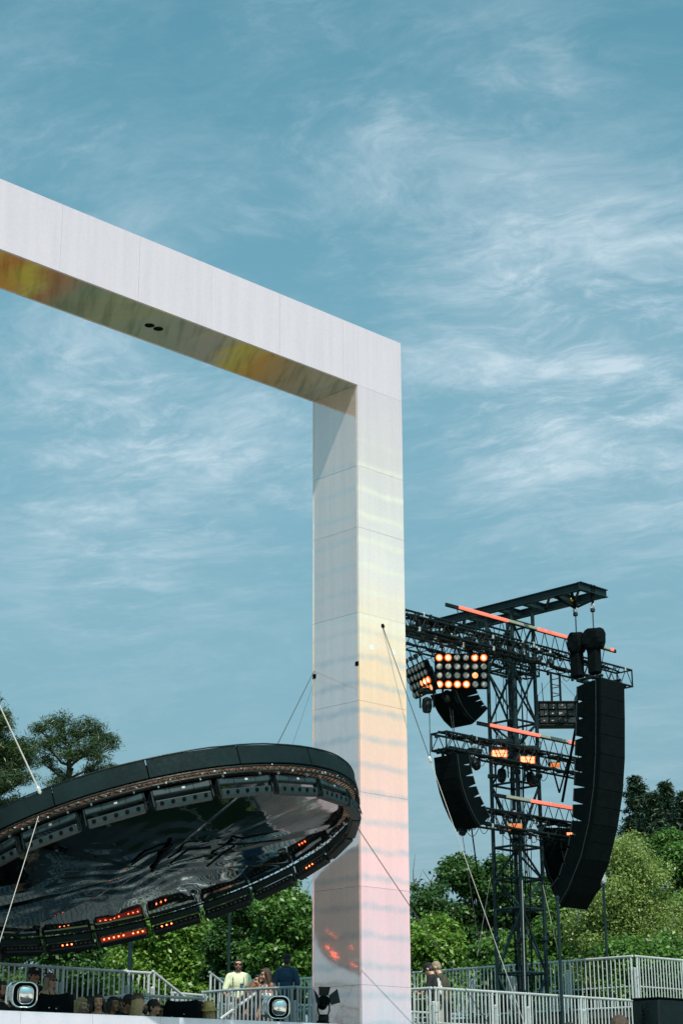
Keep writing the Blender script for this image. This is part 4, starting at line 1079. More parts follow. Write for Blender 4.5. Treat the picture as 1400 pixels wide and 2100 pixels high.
# ------------------------------------------------------------------ people
def blob(name, mb, mat, parent, voxel=.013, smooth=3):
    o = mb.build(name, mat, parent, smooth=True)
    r = o.modifiers.new('skin', 'REMESH'); r.mode = 'VOXEL'; r.voxel_size = voxel; r.use_smooth_shade = True
    sm = o.modifiers.new('soften', 'SMOOTH'); sm.factor = .5; sm.iterations = smooth
    return o
def person(loc, yaw, label, h=1.74, skin='skin_tan', hair=('hair_brown', 'short'), shirt='cloth_black', sleeve=.55, lower='cloth_black', leg=.6,
           lean=0., head=(0, 0), arms=None, seat=None, cap=None, glasses=False, beard=None, cup=False, phone=False, print_=None, hat=None, bare=False, group='people on the stage'):
    """loc = feet on the deck (or, seated, the seat point); yaw = facing, 0 looks at the camera, + turns to picture right"""
    k = h / 1.75; loc = Vector(loc)
    fw = Vector((math.sin(yaw), -math.cos(yaw), 0)); rt = fw.cross(Z); 
    t = thing('person', loc, label, 'person', group)
    hip = Vector((0, 0, .95)) if seat is None else Vector((0, 0, .12))
    def L(p):      # upper-body local point (x right, y forward, z up) with lean about the hip -> world
        q = Vector(p) - Vector((0, 0, .95)); c_, s_ = math.cos(lean), math.sin(lean)
        q = Vector((q.x, q.y * c_ + q.z * s_, -q.y * s_ + q.z * c_)) + hip
        return loc + (rt * q.x + fw * q.y + Z * q.z) * k
    def Lw(p): p = Vector(p); return loc + (rt * p.x + fw * p.y + Z * p.z) * k
    R0 = Matrix((rt, fw, Z)).transposed(); R = R0 @ Matrix.Rotation(-lean, 3, 'X')
    Rh = R0 @ Matrix.Rotation(head[1], 3, 'Z') @ Matrix.Rotation(-lean - head[0], 3, 'X')
    nk = L((0, -.01, 1.47)); hc = nk + Rh @ Vector((0, .025, .155)) * k
    def H(p): return hc + (Rh @ Vector(p)) * k
    b = MB()
    # head and face
    b.ell(H((0, -.008, .028)), .074 * k, .093 * k, .088 * k, Rh); b.ell(H((0, .018, -.045)), .056 * k, .068 * k, .070 * k, Rh)
    b.ell(H((0, .075, -.085)), .026 * k, .022 * k, .022 * k, Rh); b.cap(H((0, .088, .012)), H((0, .108, -.028)), .010 * k, .017 * k)
    for s in (-1, 1):
        b.ell(H((s * .077, -.008, -.008)), .013 * k, .022 * k, .032 * k, Rh); b.ell(H((s * .036, .068, -.035)), .026 * k, .022 * k, .024 * k, Rh)
        b.ell(H((s * .033, .080, .032)), .028 * k, .012 * k, .010 * k, Rh)
    b.cap(nk - (nk - hc) * -.0 - Z * .05 * k, H((0, -.012, -.075)), .062 * k, .054 * k)
    # trunk
    b.ell(L((0, 0, 1.30)), .160 * k, .105 * k, .185 * k, R); b.ell(L((0, 0, 1.10)), .132 * k, .092 * k, .16 * k, R); b.ell(L((0, -.005, .97)), .155 * k, .110 * k, .13 * k, R)
    sh = {}
    for s in (-1, 1):
        b.cap(L((s * .05, -.01, 1.44)), L((s * .165, -.01, 1.405)), .055 * k, .058 * k); sh[s] = L((s * .178, -.01, 1.395))
    # arms, each with a hand of five fingers
    arms = arms or {}
    ends = {}
    for s in (-1, 1):
        el, wr = arms.get(s, ((s * .245, -.03, 1.115), (s * .235, .07, .875)))
        el, wr = L(el), L(wr); ends[s] = (el, wr)
        b.cap(sh[s], el, .050 * k, .039 * k); b.cap(el, wr, .039 * k, .027 * k)
        d = (wr - el).normalized(); side = (rt * -s); side = (side - d * side.dot(d)).normalized(); nrm = d.cross(side)
        pc = wr + d * .055 * k
        b.cap(wr, pc + d * .02 * k, .026 * k, .033 * k)
        for i, (o_, ln) in enumerate(((-.030, .072), (-.010, .082), (.010, .078), (.030, .060))):
            kn = pc + d * .035 * k + nrm * o_ * k; md = kn + d * ln * .55 * k + side * .012 * k; tp = md + d * ln * .3 * k + side * .030 * k
            b.cap(kn, md, .0105 * k, .010 * k); b.cap(md, tp, .010 * k, .009 * k)
        th0 = wr + d * .02 * k - nrm * .026 * k; th1 = th0 + d * .045 * k - nrm * .028 * k + side * .012 * k; b.cap(th0, th1, .014 * k, .012 * k); b.cap(th1, th1 + d * .03 * k + side * .012 * k, .012 * k, .010 * k)
        ends[s] = (el, wr, pc + d * .04 * k + side * .03 * k)
    # legs
    kn_, an_ = {}, {}
    for s in (-1, 1):
        if seat is None:
            hp, kn, an = Lw((s * .09, 0, .90)), Lw((s * .105, .02, .50)), Lw((s * .11, -.02, .085))
        else:
            hp, kn, an = Lw((s * .09, 0, .10)), Lw((s * .13, .42, .10)), Lw((s * .13, .44, -.34))
        kn_[s], an_[s] = kn, an
        b.cap(hp, kn, .082 * k, .056 * k); b.cap(kn, an, .055 * k, .040 * k); b.cap(kn.lerp(an, .28) - fw * .015 * k, kn.lerp(an, .5) - fw * .008 * k, .052 * k, .046 * k)
    body = blob('body', b, skin, t, .0115)
    # shoes
    for s in (-1, 1):
        q = MB(); q.cap(an_[s] + Z * -.045 * k - fw * .04 * k, an_[s] - Z * .05 * k + fw * .16 * k, .040 * k, .034 * k); q.cap(an_[s] - Z * .04 * k, an_[s] + Z * .02 * k, .048 * k, .046 * k); blob('shoe', q, 'cloth_black' if leg > .5 else 'cloth_white', t, .014)
    # shirt
    if not bare:
        q = MB(); g1 = .016
        q.ell(L((0, 0, 1.295)), (.162 + g1) * k, (.107 + g1) * k, (.185) * k, R); q.ell(L((0, 0, 1.10)), (.140 + g1) * k, (.098 + g1) * k, .17 * k, R); q.ell(L((0, -.005, .98)), (.158 + g1) * k, (.112 + g1) * k, .12 * k, R)
        q.tube(L((0, 0, 1.12)), L((0, 0, .90)), .12 * k, .135 * k, 14)
        for s in (-1, 1):
            q.cap(L((s * .05, -.01, 1.435)), L((s * .165, -.01, 1.405)), .063 * k, .072 * k)
            q.cap(sh[s], sh[s].lerp(ends[s][0], min(1, sleeve * 1.6)), .070 * k, .060 * k)
            if sleeve > .7: q.cap(ends[s][0], ends[s][0].lerp(ends[s][1], .9), .052 * k, .040 * k)
        so = blob('shirt', q, shirt, t, .014, 2)
        q = MB(); q.path([nk + (R @ Vector((math.cos(a_) * .066, math.sin(a_) * .066 + .005, .005 - .016 * math.sin(a_)))) * k for a_ in np.linspace(0, 2 * math.pi, 15)], .010 * k, 6); q.build('collar', shirt, so)
    else:
        q = MB(); q.ell(L((0, .01, 1.24)), .166 * k, .115 * k, .085 * k, R); q.ell(L((0, 0, 1.06)), .146 * k, .105 * k, .15 * k, R); q.ell(L((0, -.005, .97)), .165 * k, .12 * k, .12 * k, R)
        so = blob('top', q, shirt, t, .014, 2)
        for s in (-1, 1):
            q = MB(); q.path([L((s * .075, .115, 1.27)), L((s * .075, .085, 1.40)), L((s * .055, .02, 1.475)), L((s * .05, -.05, 1.44))], .009 * k, 6); q.build('strap', shirt, so)
    if print_:
        print_(t, L, k, fw, rt, R)
    # trousers, shorts or skirt
    q = MB()
    for s in (-1, 1):
        hp = Lw((s * .09, 0, .90)) if seat is None else Lw((s * .09, 0, .10))
        e1 = hp.lerp(kn_[s], min(1, leg * 1.6)); q.cap(hp, e1, .100 * k, .082 * k if leg < 1 else .066 * k)
        if leg >= 1: q.cap(kn_[s], an_[s] + Z * .04, .064 * k, .056 * k)
    q.ell(Lw(hip + Vector((0, -.005, .0))), .168 * k, .122 * k, .13 * k, R0)
    blob('trousers' if leg >= 1 else 'shorts', q, lower, t, .014, 2)
    # hair
    hm, style = hair
    q = MB()
    if style != 'bald':
        q.ell(H((0, -.022, .040)), .081 * k, .090 * k, .088 * k, Rh); q.ell(H((0, -.045, -.005)), .076 * k, .062 * k, .080 * k, Rh); q.ell(H((0, .045, .088)), .058 * k, .040 * k, .030 * k, Rh)
        for s in (-1, 1): q.ell(H((s * .070, .018, .020)), .014 * k, .030 * k, .040 * k, Rh)
        if style in ('long', 'curly', 'verylong'):
            ln = {'long': .30, 'curly': .16, 'verylong': .42}[style]
            for i in range(13):
                a_ = math.pi * (1.02 + .96 * (i / 12.)) if True else 0
                x_, y_ = .088 * math.cos(a_), .085 * math.sin(a_) + .01
                p0_ = H((x_ * .9, y_ * .9 - .01, .03)); p1_ = H((x_ * 1.12, y_ * 1.1 - .01, -.10))
                p2_ = p1_ + (fw * -.03 + rt * x_ * .5) * k - Z * ln * k * random.uniform(.75, 1.1)
                rr = random.uniform(.022, .032) * (1.3 if style == 'curly' else 1)
                q.cap(p0_, p1_, rr * k, rr * 1.1 * k); q.cap(p1_, p1_.lerp(p2_, .5) + rt * random.uniform(-.02, .02) * k, rr * 1.1 * k, rr * k); q.cap(p1_.lerp(p2_, .5), p2_, rr * k, rr * .5 * k)
        if style == 'curly':
            for i in range(26):
                a_ = random.uniform(math.pi, 2 * math.pi); q.ell(H((.10 * math.cos(a_), .095 * math.sin(a_) - .005, random.uniform(-.12, .10))), *(random.uniform(.022, .034) * k,) * 3, n=8, mm=6)
        blob('hair', q, hm, t, .011, 1)
    if beard:
        q = MB(); q.ell(H((0, .040, -.080)), .056 * k, .055 * k, .042 * k, Rh)
        for s in (-1, 1): q.cap(H((s * .060, .02, -.05)), H((s * .067, .0, .0)), .016 * k, .010 * k)
        blob('beard', q, beard, t, .011, 1)
    # features
    for s in (-1, 1):
        q = MB(); q.ell(H((s * .031, .0835, .010)), .0095 * k, .006 * k, .005 * k, Rh, 10, 6); q.build('eye', 'eye_dark', body, smooth=True)
        q = MB(); q.path([H((s * .016, .094, .030)), H((s * .034, .091, .035)), H((s * .050, .080, .028))], .0032 * k, 5); q.build('eyebrow', hm if hm != 'hair_blond' else 'hair_ash', body)
    q = MB(); q.ell(H((0, .090, -.056)), .024 * k, .010 * k, .008 * k, Rh, 10, 6); q.build('mouth', 'lips', body, smooth=True)
    if glasses:
        gl = MB()
        for s in (-1, 1): gl.ell(H((s * .034, .098, .012)), .032 * k, .010 * k, .023 * k, Rh)
        gl.cap(H((-.02, .104, .018)), H((.02, .104, .018)), .005 * k, .005 * k)
        for s in (-1, 1): gl.tube(H((s * .064, .090, .018)), H((s * .084, -.01, .012)), .005 * k)
        gl.build('sunglasses', 'lens_black', t, smooth=True)
    if cap:
        cm, brim = cap[:2]
        q = MB(); q.ell(H((0, -.012, .058)), .089 * k, .104 * k, .080 * k, Rh, 16, 10); q.tube(H((0, -.012, .035)), H((0, -.012, .065)), .0, .0) if False else None
        co = q.build('cap_crown', cm, t, smooth=True)
        if brim:
            q = MB(); n_ = 9; vs = []
            for z_ in (.047, .055):
                for i in range(n_):
                    a_ = math.pi * (.12 + .76 * i / (n_ - 1)); vs += [H((.082 * math.cos(a_), .09 * math.sin(a_) * 1.0 - .01, z_)), H((.088 * math.cos(a_), (.09 * math.sin(a_) + .085 * math.sin(a_) ** .6) * brim - .01, z_ - .022))]
            fs = []; m_ = 2 * n_
            for i in range(n_ - 1): fs += [(2 * i, 2 * i + 1, 2 * i + 3, 2 * i + 2), (m_ + 2 * i, m_ + 2 * i + 2, m_ + 2 * i + 3, m_ + 2 * i + 1), (2 * i + 1, m_ + 2 * i + 1, m_ + 2 * i + 3, 2 * i + 3)]
            q.add(vs, fs); q.build('cap_brim', cm, co)
        q = MB(); q.ell(H((0, .078, .088)), .026 * k, .012 * k, .016 * k, Rh, 10, 6); q.build('cap_patch', cap[2] if len(cap) > 2 else 'cloth_white', co)
    if hat:
        q = MB(); ax = Rh @ Vector((0, -.1, 1)); q.lathe(H((0, -.01, .03)), ax, [(.19 * k, -.03), (.18 * k, -.018), (.100 * k, .0), (.096 * k, .07 * k), (.082 * k, .115 * k), (.03 * k, .125 * k)], 22); q.build('straw_hat', hat, t, smooth=True)
    if cup:
        c_ = ends[1][2]; q = MB(); q.lathe(c_ - Z * .05, Z, [(.030, 0), (.040, .11)], 14); cu = q.build('cup', 'cup_blue', t, smooth=True); q = MB(); q.lathe(c_ + Z * .0, Z, [(.0385, .0), (.041, .03)], 14); q.build('cup_band', 'cup_red', cu)
    if phone:
        c_ = (ends[1][2] + ends[-1][2]) / 2 + Z * .03; q = MB(); q.bbox(c_, .075, .012, .15, rt, (fw + Z * .8).normalized(), (Z - fw * .8).normalized(), .004); q.build('phone', 'lens_black', t)
    return t
def feet(px, y, Y, h): p = at(px, y, Y); return Vector((p.x, p.y, p.z - h)), h
def stand(px, y, Y, deckz):
    """head-top pixel and distance; height follows from the deck the person stands on"""
    p = at(px, y, Y); return Vector((p.x, p.y, deckz)), p.z - deckz
PI = math.pi
def crowd(px, y, Y, dz, yaw, label, **kw):
    lo, hh = stand(px, y, Y, dz); return person(lo, yaw, label, hh, **kw)
hang = None
folded = {1: ((.25, .02, 1.13), (.05, .22, 1.10)), -1: ((-.25, .02, 1.13), (-.05, .24, 1.06))}
raised_cup = {1: ((.26, .06, 1.12), (.14, .28, 1.15)), -1: ((-.25, .0, 1.12), (-.06, .25, 1.02))}
crowd(0, 2011, 27.0, DECK1, 1.35, 'dark haired man in profile at the left photo edge', skin='skin_tan', hair=('hair_black', 'short'), beard='hair_black')
crowd(70, 1984, 29.2, 2.05, .75, 'man in black shirt and black cap behind the headband woman', skin='skin_tan', hair=('hair_black', 'short'), cap=('cloth_black', .9), glasses=True, sleeve=.8)
crowd(104, 1996, 28.6, 2.05, 1.0, 'woman with brown headband, sunglasses and long blond hair holding a cup', skin='skin_light', hair=('hair_ash', 'verylong'), cap=('beanie_brown', 0, 'beanie_brown'), glasses=True, bare=True, shirt='cloth_black', arms=raised_cup, cup=True)
crowd(163, 2044, 26.9, DECK1, 1.1, 'woman with curly blond hair beside the black covered console', skin='skin_light', hair=('hair_blond', 'curly'), bare=True, head=(.2, 0))
crowd(186, 2041, 27.4, DECK1, 2.7, 'dark haired woman from behind, left of the smiling woman', skin='skin_tan', hair=('hair_black', 'long'))
crowd(203, 2038, 26.4, DECK1, .12, 'smiling woman with dark hair facing the camera in a strappy black top', skin='skin_tan', hair=('hair_black', 'long'), bare=True)
crowd(232, 2043, 26.8, DECK1, .9, 'woman with long black hair right of the smiling woman', skin='skin_brown', hair=('hair_black', 'long'))
crowd(261, 2039, 26.9, DECK1, .7, 'person in black cap with white mark and sunglasses', skin='skin_tan', hair=('hair_black', 'short'), cap=('cloth_black', 1.0), glasses=True, head=(.25, 0))
crowd(283, 2038, 26.7, DECK1, 2.2, 'woman with long straight blond hair and dark cap from behind', skin='skin_light', hair=('hair_blond', 'long'), cap=('hair_brown', 0, 'hair_brown'), bare=True)
crowd(296, 2046, 27.6, DECK1, .3, 'man in white cap half hidden behind the blond woman', skin='skin_tan', hair=('hair_black', 'short'), cap=('cloth_white', .8), beard='hair_black')
crowd(315, 2050, 26.9, DECK1, 1.2, 'person in black bucket cap with orange patch', skin='skin_tan', hair=('hair_black', 'short'), cap=('cloth_black', .9, 'orange_patch'))
crowd(330, 2060, 27.6, DECK1, 1.0, 'dark haired person low behind the orange patch cap', skin='skin_tan', hair=('hair_black', 'short'))
crowd(408, 2052, 28.2, DECK1, .4, 'dark haired man peeking right of the black covered console', skin='skin_tan', hair=('hair_black', 'short'))
crowd(428, 2056, 27.6, DECK1, 2.6, 'person in yellow straw hat at the end of the crowd', skin='skin_light', hair=('hair_blond', 'long'), hat='straw', bare=True)

crowd(246, 2047, 27.3, DECK1, .5, 'dark haired person between the long haired woman and the white mark cap', skin='skin_brown', hair=('hair_black', 'long'))
crowd(176, 2052, 27.0, DECK1, .2, 'dark haired person low between the curly woman and the smiling woman', skin='skin_tan', hair=('hair_brown', 'long'))
crowd(218, 2055, 27.5, DECK1, -.4, 'brown haired person just behind the right shoulder of the smiling woman', skin='skin_light', hair=('hair_brown', 'curly'))
crowd(22, 2022, 27.6, DECK1, .9, 'dark haired person behind the lower left mirror pod', skin='skin_tan', hair=('hair_black', 'short'))
def lime_print(t, L, k, fw, rt, R):
    for s, z_ in ((-.07, 1.25), (.07, 1.16)):
        q = MB(); q.bbox(L((s, .122, z_)), .06, .02, .03, R @ Vector((1, 0, 0)), R @ Vector((0, 1, 0)), R @ Vector((0, 0, 1)), .004); q.build('shirt_print', 'cloth_navy', t)
    q = MB(); q.bbox(L((-.065, .122, 1.215)), .05, .02, .035, R @ Vector((1, 0, 0)), R @ Vector((0, 1, 0)), R @ Vector((0, 0, 1)), .004); q.build('shirt_print', 'blue_fabric', t)
    for s in (-.115, .10):
        q = MB(); q.path([L((s, .098, 1.39)), L((s * .95, .118, 1.30)), L((s * .95, .118, 1.22))], .007, 5); q.build('shirt_stripe', 'cloth_navy', t)
pt = at(489, 1965, 36.0); person(Vector((pt.x, pt.y, pt.z - .93)), .06, 'man in lime green shirt and sunglasses sitting above the stairs', 1.76, skin='skin_tan', hair=('hair_black', 'short'), shirt='cloth_lime', lower='cloth_black', seat=1, glasses=True, beard='hair_black', print_=lime_print, sleeve=.5,
       arms={1: ((.27, .05, 1.10), (.16, .24, .98)), -1: ((-.27, .05, 1.10), (-.1, .28, 1.0))})
s = MB(); c = Vector((pt.x, pt.y + .05, DECK2)); s.bbox(c + Z * (pt.z - .93 - DECK2) / 2, .6, .45, pt.z - .93 - DECK2, bev=.02); so = s.build('seat_block', 'deck', origin=c); tag(so, 'dark block the man in the lime shirt sits on', 'seat')
pt2 = at(483, 2004, 35.0); person(Vector((pt2.x, pt2.y, pt2.z - .86)), 1.5, 'woman with auburn hair bent forward below the lime shirt man', 1.66, skin='skin_light', hair=('hair_auburn', 'long'), shirt='cloth_black', lower='cloth_black', seat=1, lean=.55, sleeve=.8)
crowd(550, 1984, 33.9, DECK2 - .42, -.9, 'woman with long brown hair and white strappy top beside the blue shirt man', skin='skin_tan', hair=('hair_brown', 'long'), bare=True, shirt='cloth_white', lower='cloth_denim', head=(.2, -.3))
crowd(533, 1998, 34.6, DECK2 - .42, -1.2, 'person in black half hidden left of the brown haired woman', skin='skin_tan', hair=('hair_black', 'short'), sleeve=.9)
crowd(588, 1957, 33.8, DECK2, PI - .15, 'broad man in navy blue T-shirt and black cap seen from behind', skin='skin_dark', hair=('hair_black', 'short'), cap=('cloth_black', 0, 'cloth_white'), shirt='cloth_navy', sleeve=.55, lower='cloth_black', leg=1)

def back_print(t, L, k, fw, rt, R):
    X, N, U = R @ Vector((1, 0, 0)), R @ Vector((0, -1, 0)), R @ Vector((0, 0, 1))
    pr = [[(-.06, 1.40), (-.01, 1.40), (-.02, 1.28), (-.07, 1.20)], [(.0, 1.36), (.04, 1.34), (.02, 1.22), (-.005, 1.22)], [(-.03, 1.18), (.0, 1.18), (-.01, 1.08), (-.03, 1.08)], [(.03, 1.2), (.07, 1.26), (.065, 1.14), (.035, 1.12)]]
    for po in pr:
        q = MB(); y_ = -.126; q.hexa([L((po[i][0], y_ + .02, po[i][1])) for i in range(4)] + [L((po[i][0], y_ - .003, po[i][1])) for i in range(4)]); q.build('shirt_print', 'cloth_white', t)
phone_arms = {1: ((.25, .08, 1.14), (.10, .30, 1.20)), -1: ((-.25, .08, 1.14), (-.06, .30, 1.14))}
crowd(893, 1970, 34.0, DECK3, -2.05, 'man in black printed T-shirt, beige shorts and cap looking at a phone', skin='skin_light', hair=('hair_black', 'short'), cap=('cloth_black', .9, 'cloth_black'), shirt='cloth_black', lower='cloth_beige', leg=.6, lean=.12, head=(.45, 0), arms=phone_arms, phone=True, print_=back_print)
crowd(910, 1967, 34.7, DECK3, -1.95, 'man in olive green T-shirt and black shorts behind the phone man', skin='skin_light', hair=('hair_ash', 'short'), shirt='cloth_olive', lower='cloth_black', leg=.6, lean=.16, head=(.3, 0), sleeve=.6)
# audience heads close to the camera at the lower right
dz = .62
aud = deck('audience_riser', -11.5, -7.5, -13.5, -10.0, dz)
crowd(1268, 2081, 15.0, dz, PI, 'brown haired head at the bottom edge right of centre', skin='skin_light', hair=('hair_brown', 'short'), group='audience heads at the bottom edge')
crowd(1166, 2096, 15.3, dz, PI, 'black haired head barely reaching over the bottom edge', skin='skin_tan', hair=('hair_black', 'short'), group='audience heads at the bottom edge')
# ------------------------------------------------------------------ props at the stage edge
def rounded_ring(c, X, U, N, w, h, rad, n=6):
    pts = []
    for cx_, cy_, a0 in ((w / 2 - rad, h / 2 - rad, 0), (-w / 2 + rad, h / 2 - rad, PI / 2), (-w / 2 + rad, -h / 2 + rad, PI), (w / 2 - rad, -h / 2 + rad, 1.5 * PI)):
        for i in range(n):
            a_ = a0 + PI / 2 * i / (n - 1); pts.append(c + X * (cx_ + rad * math.cos(a_)) + U * (cy_ + rad * math.sin(a_)))
    return pts
def mirror_pod(c, n, label, s=1.0):
    X, N, U = axes(n); X = -X if X.x < 0 else X
    t = thing('mirror_pod', c - Z * .3 * s, label, 'mirror', 'chrome mirror pods at the stage edge')
    def loft(secs, mat, name, par, smooth=True, capf=True):
        q = MB(); m_ = None
        for (w, h, r, d, ox) in secs:
            ring = rounded_ring(c + N * d + X * ox, X, U, N, w * s, h * s, r * s); m_ = len(ring); q.v += ring
        for i in range(len(secs) - 1):
            for j in range(m_): q.f.append((i * m_ + j, i * m_ + (j + 1) % m_, (i + 1) * m_ + (j + 1) % m_, (i + 1) * m_ + j)); q.m.append(0)
        if capf:
            q.f.append(tuple(range(m_))[::-1]); e_ = (len(secs) - 1) * m_; q.f.append(tuple(range(e_, e_ + m_))); q.m += [0, 0]
        return q.build(name, mat, par, smooth=smooth)
    loft([(.30, .34, .12, -.20, -.05), (.40, .40, .13, -.16, -.04), (.42, .42, .13, -.02, 0), (.40, .40, .12, .0, 0)], 'chrome', 'shell', t)
    fr = loft([(.42, .42, .13, -.01, 0), (.43, .43, .14, .02, 0), (.415, .415, .135, .045, 0), (.375, .375, .125, .045, 0), (.37, .37, .12, .02, 0)], 'chrome', 'frame', t, True, False)
    loft([(.37, .37, .12, .016, 0), (.35, .35, .115, .021, 0)], 'black_matte', 'gasket', fr, False)
    loft([(.275, .30, .10, .022, .012), (.265, .29, .10, .034, .012), (.20, .22, .08, .050, .01), (.10, .10, .045, .060, .01)], 'chrome', 'mirror_glass', t)
    q = MB(); q.path([c + N * -.1 + X * (-.20 * s) + U * .2 * s, c - N * .12 - X * .27 * s + U * .12 * s, c - N * .12 - X * .28 * s - U * .12 * s, c - N * .1 - X * .2 * s - U * .2 * s], .022 * s, 8); q.build('side_hoop', 'chrome', t, smooth=True)
    q = MB(); q.tube(c - U * .2 * s - N * .08, Vector((c.x, c.y, DECK1)) - N * .08, .035, n=10); q.build('stand', 'black_metal', t)
    q = MB(); q.lathe(Vector((c.x, c.y, DECK1)) - N * .08, Z, [(.2, 0), (.2, .02), (.05, .05)], 16); q.build('stand_foot', 'black_metal', t)
mirror_pod(at(51, 2040, 25.9), Vector((.28, -1, -.08)), 'chrome framed mirror pod beside the crowd at lower left', .86)
mirror_pod(at(571, 2066, 28.75), Vector((.16, -1, -.05)), 'chrome framed mirror pod in front of the grey railing', .84)
def covered(px0, px1, y0, Y, label, tilt=0.):
    """console or monitor under a slack black cloth"""
    p0, p1 = at(px0, y0, Y), at(px1, y0 + tilt, Y); w = (p1 - p0).length; c = (p0 + p1) / 2; X = (p1 - p0).normalized(); X.z = 0; X.normalize(); N = Vector((-X.y, X.x, 0)); hh = c.z - DECK1
    t = thing('covered_console', Vector((c.x, c.y, DECK1)), label, 'console', 'black covered consoles at the stage edge')
    q = MB(); nx, nz = 26, 10; d = .45
    rows = [(.0, .90, 1.0), (.02, 1.0, .97), (.10, 1.02, .90), (.3, 1.03, .7), (.6, 1.05, .4), (1.0, 1.08, .0)]
    n_ = 32
    for i, (f, sc, z_) in enumerate(rows):
        for j in range(n_):
            a_ = 2 * PI * j / n_; ca, sa = math.cos(a_), math.sin(a_); e_ = .35
            x_ = math.copysign(abs(ca) ** e_, ca) * w / 2 * sc; y_ = math.copysign(abs(sa) ** e_, sa) * d / 2 * sc; fold = .012 * math.sin(9 * a_ + i) * (f * 3 + .3)
            q.v.append(Vector((c.x, c.y, DECK1)) + X * (x_ * (1 + fold)) + N * (y_ * (1 + fold * 2)) + Z * (hh * z_ + (.02 * math.sin(5 * a_) if i < 2 else 0) + tilt * 0))
    for i in range(len(rows) - 1):
        for j in range(n_): q.f.append((i * n_ + j, i * n_ + (j + 1) % n_, (i + 1) * n_ + (j + 1) % n_, (i + 1) * n_ + j)); q.m.append(0)
    q.f.append(tuple(range(n_))[::-1]); q.m.append(0)
    q.build('cloth_cover', 'black_fabric', t, smooth=True)
    for k in range(3):
        q = MB(); q.bbox(c + X * random.uniform(-.4, .4) * w - N * (d / 2 + .03) - Z * random.uniform(.18, .3), .02, .02, .012, bev=.004); q.build('buckle', 'white_plastic', t)
covered(80, 150, 2040, 26.3, 'black cloth covered console between mirror pod and curly blond woman')
covered(338, 413, 2050, 27.5, 'black cloth covered console near the right end of the crowd', 8)
# barn-door lamp at the pillar foot
lc = at(665, 2052, 29.5); lt = thing('barn_door_lamp', Vector((lc.x, lc.y, DECK1)), 'black barn door stage lamp on a stand at the pillar foot', 'stage light')
ln_ = Vector((.25, -.72, .48)); X, N, U = axes(ln_); X = -X if X.x < 0 else X
q = MB(); q.lathe(lc - N * .03, N, [(.05, -.14), (.075, -.12), (.085, .0), (.10, .04)], 16); q.build('housing', 'black_matte', lt)
for s_, L_ in ((1, .17), (-1, .15)):
    o_ = lc + N * .01 + X * s_ * .09; dX = (N * .75 + X * s_ * .66).normalized(); q = MB(); q.hexa([o_ - U * .09, o_ + dX * L_ - U * .13, o_ + dX * L_ + U * .13, o_ + U * .09] + [v_ + X * s_ * .004 for v_ in (o_ - U * .09, o_ + dX * L_ - U * .13, o_ + dX * L_ + U * .13, o_ + U * .09)]); q.build('flap', 'black_metal', lt)
for s_ in (1, -1):
    o_ = lc + N * .01 + U * s_ * .09; dU = (N * .8 + U * s_ * .6).normalized(); q = MB(); q.hexa([o_ - X * .08, o_ + X * .08, o_ + dU * .14 + X * .10, o_ + dU * .14 - X * .10] + [v_ + U * s_ * .004 for v_ in (o_ - X * .08, o_ + X * .08, o_ + dU * .14 + X * .10, o_ + dU * .14 - X * .10)]); q.build('flap', 'black_metal', lt)
for s_ in (-1, 1):
    q = MB(); q.path([lc + X * s_ * .095 - N * .05, lc + X * s_ * .10 - Z * .12 - N * .05, lc + X * s_ * .07 - Z * .20 - N * .05], .014, 6); q.build('yoke_arm', 'black_metal', lt)
q = MB(); q.bbox(lc - Z * .25 - N * .05, .17, .13, .13, bev=.03); q.build('base', 'black_metal', lt)
q = MB(); q.bbox(lc - Z * .36 + Vector((-.03, 0, 0)), .22, .18, .10, bev=.03); q.build('foot', 'black_matte', lt)
fz = lc.z - .41; q = MB(); q.tube(Vector((lc.x, lc.y, DECK1)) , Vector((lc.x, lc.y, fz)), .03); q.build('stand', 'black_metal', lt)

# ------------------------------------------------------------------ trees
def leaves_mesh(name, cen, size, aspect, up, rng, mat, outward=None, bend=.25):
    """many small folded leaf quads around the given points"""
    n = len(cen)
    nrm = rng.normal(size=(n, 3)); nrm /= np.linalg.norm(nrm, axis=1)[:, None]
    nrm[:, 2] = np.abs(nrm[:, 2]) + up
    if outward is not None: nrm += outward * .8
    nrm /= np.linalg.norm(nrm, axis=1)[:, None]
    t = rng.normal(size=(n, 3)); x = np.cross(nrm, t); x /= np.linalg.norm(x, axis=1)[:, None]; y = np.cross(nrm, x)
    s = size * rng.uniform(.42, 1.6, n)[:, None]
    v = np.empty((n, 4, 3)); v[:, 0] = cen - x * s; v[:, 1] = cen - y * s * aspect + nrm * s * bend; v[:, 2] = cen + x * s; v[:, 3] = cen + y * s * aspect + nrm * s * bend
    me = bpy.data.meshes.new(name); me.vertices.add(n * 4); me.vertices.foreach_set('co', v.reshape(-1).astype(np.float32))
    me.loops.add(n * 4); me.loops.foreach_set('vertex_index', np.arange(n * 4, dtype=np.int32))
    me.polygons.add(n); me.polygons.foreach_set('loop_start', np.arange(0, n * 4, 4, dtype=np.int32))
    me.materials.append(MATS[mat]); me.update(calc_edges=True); me.validate()
    return me
def add_mesh(name, me, parent):
    o = bpy.data.objects.new(name, me); COL.objects.link(o); o.parent = parent; ORG[o.name] = org(parent); return o
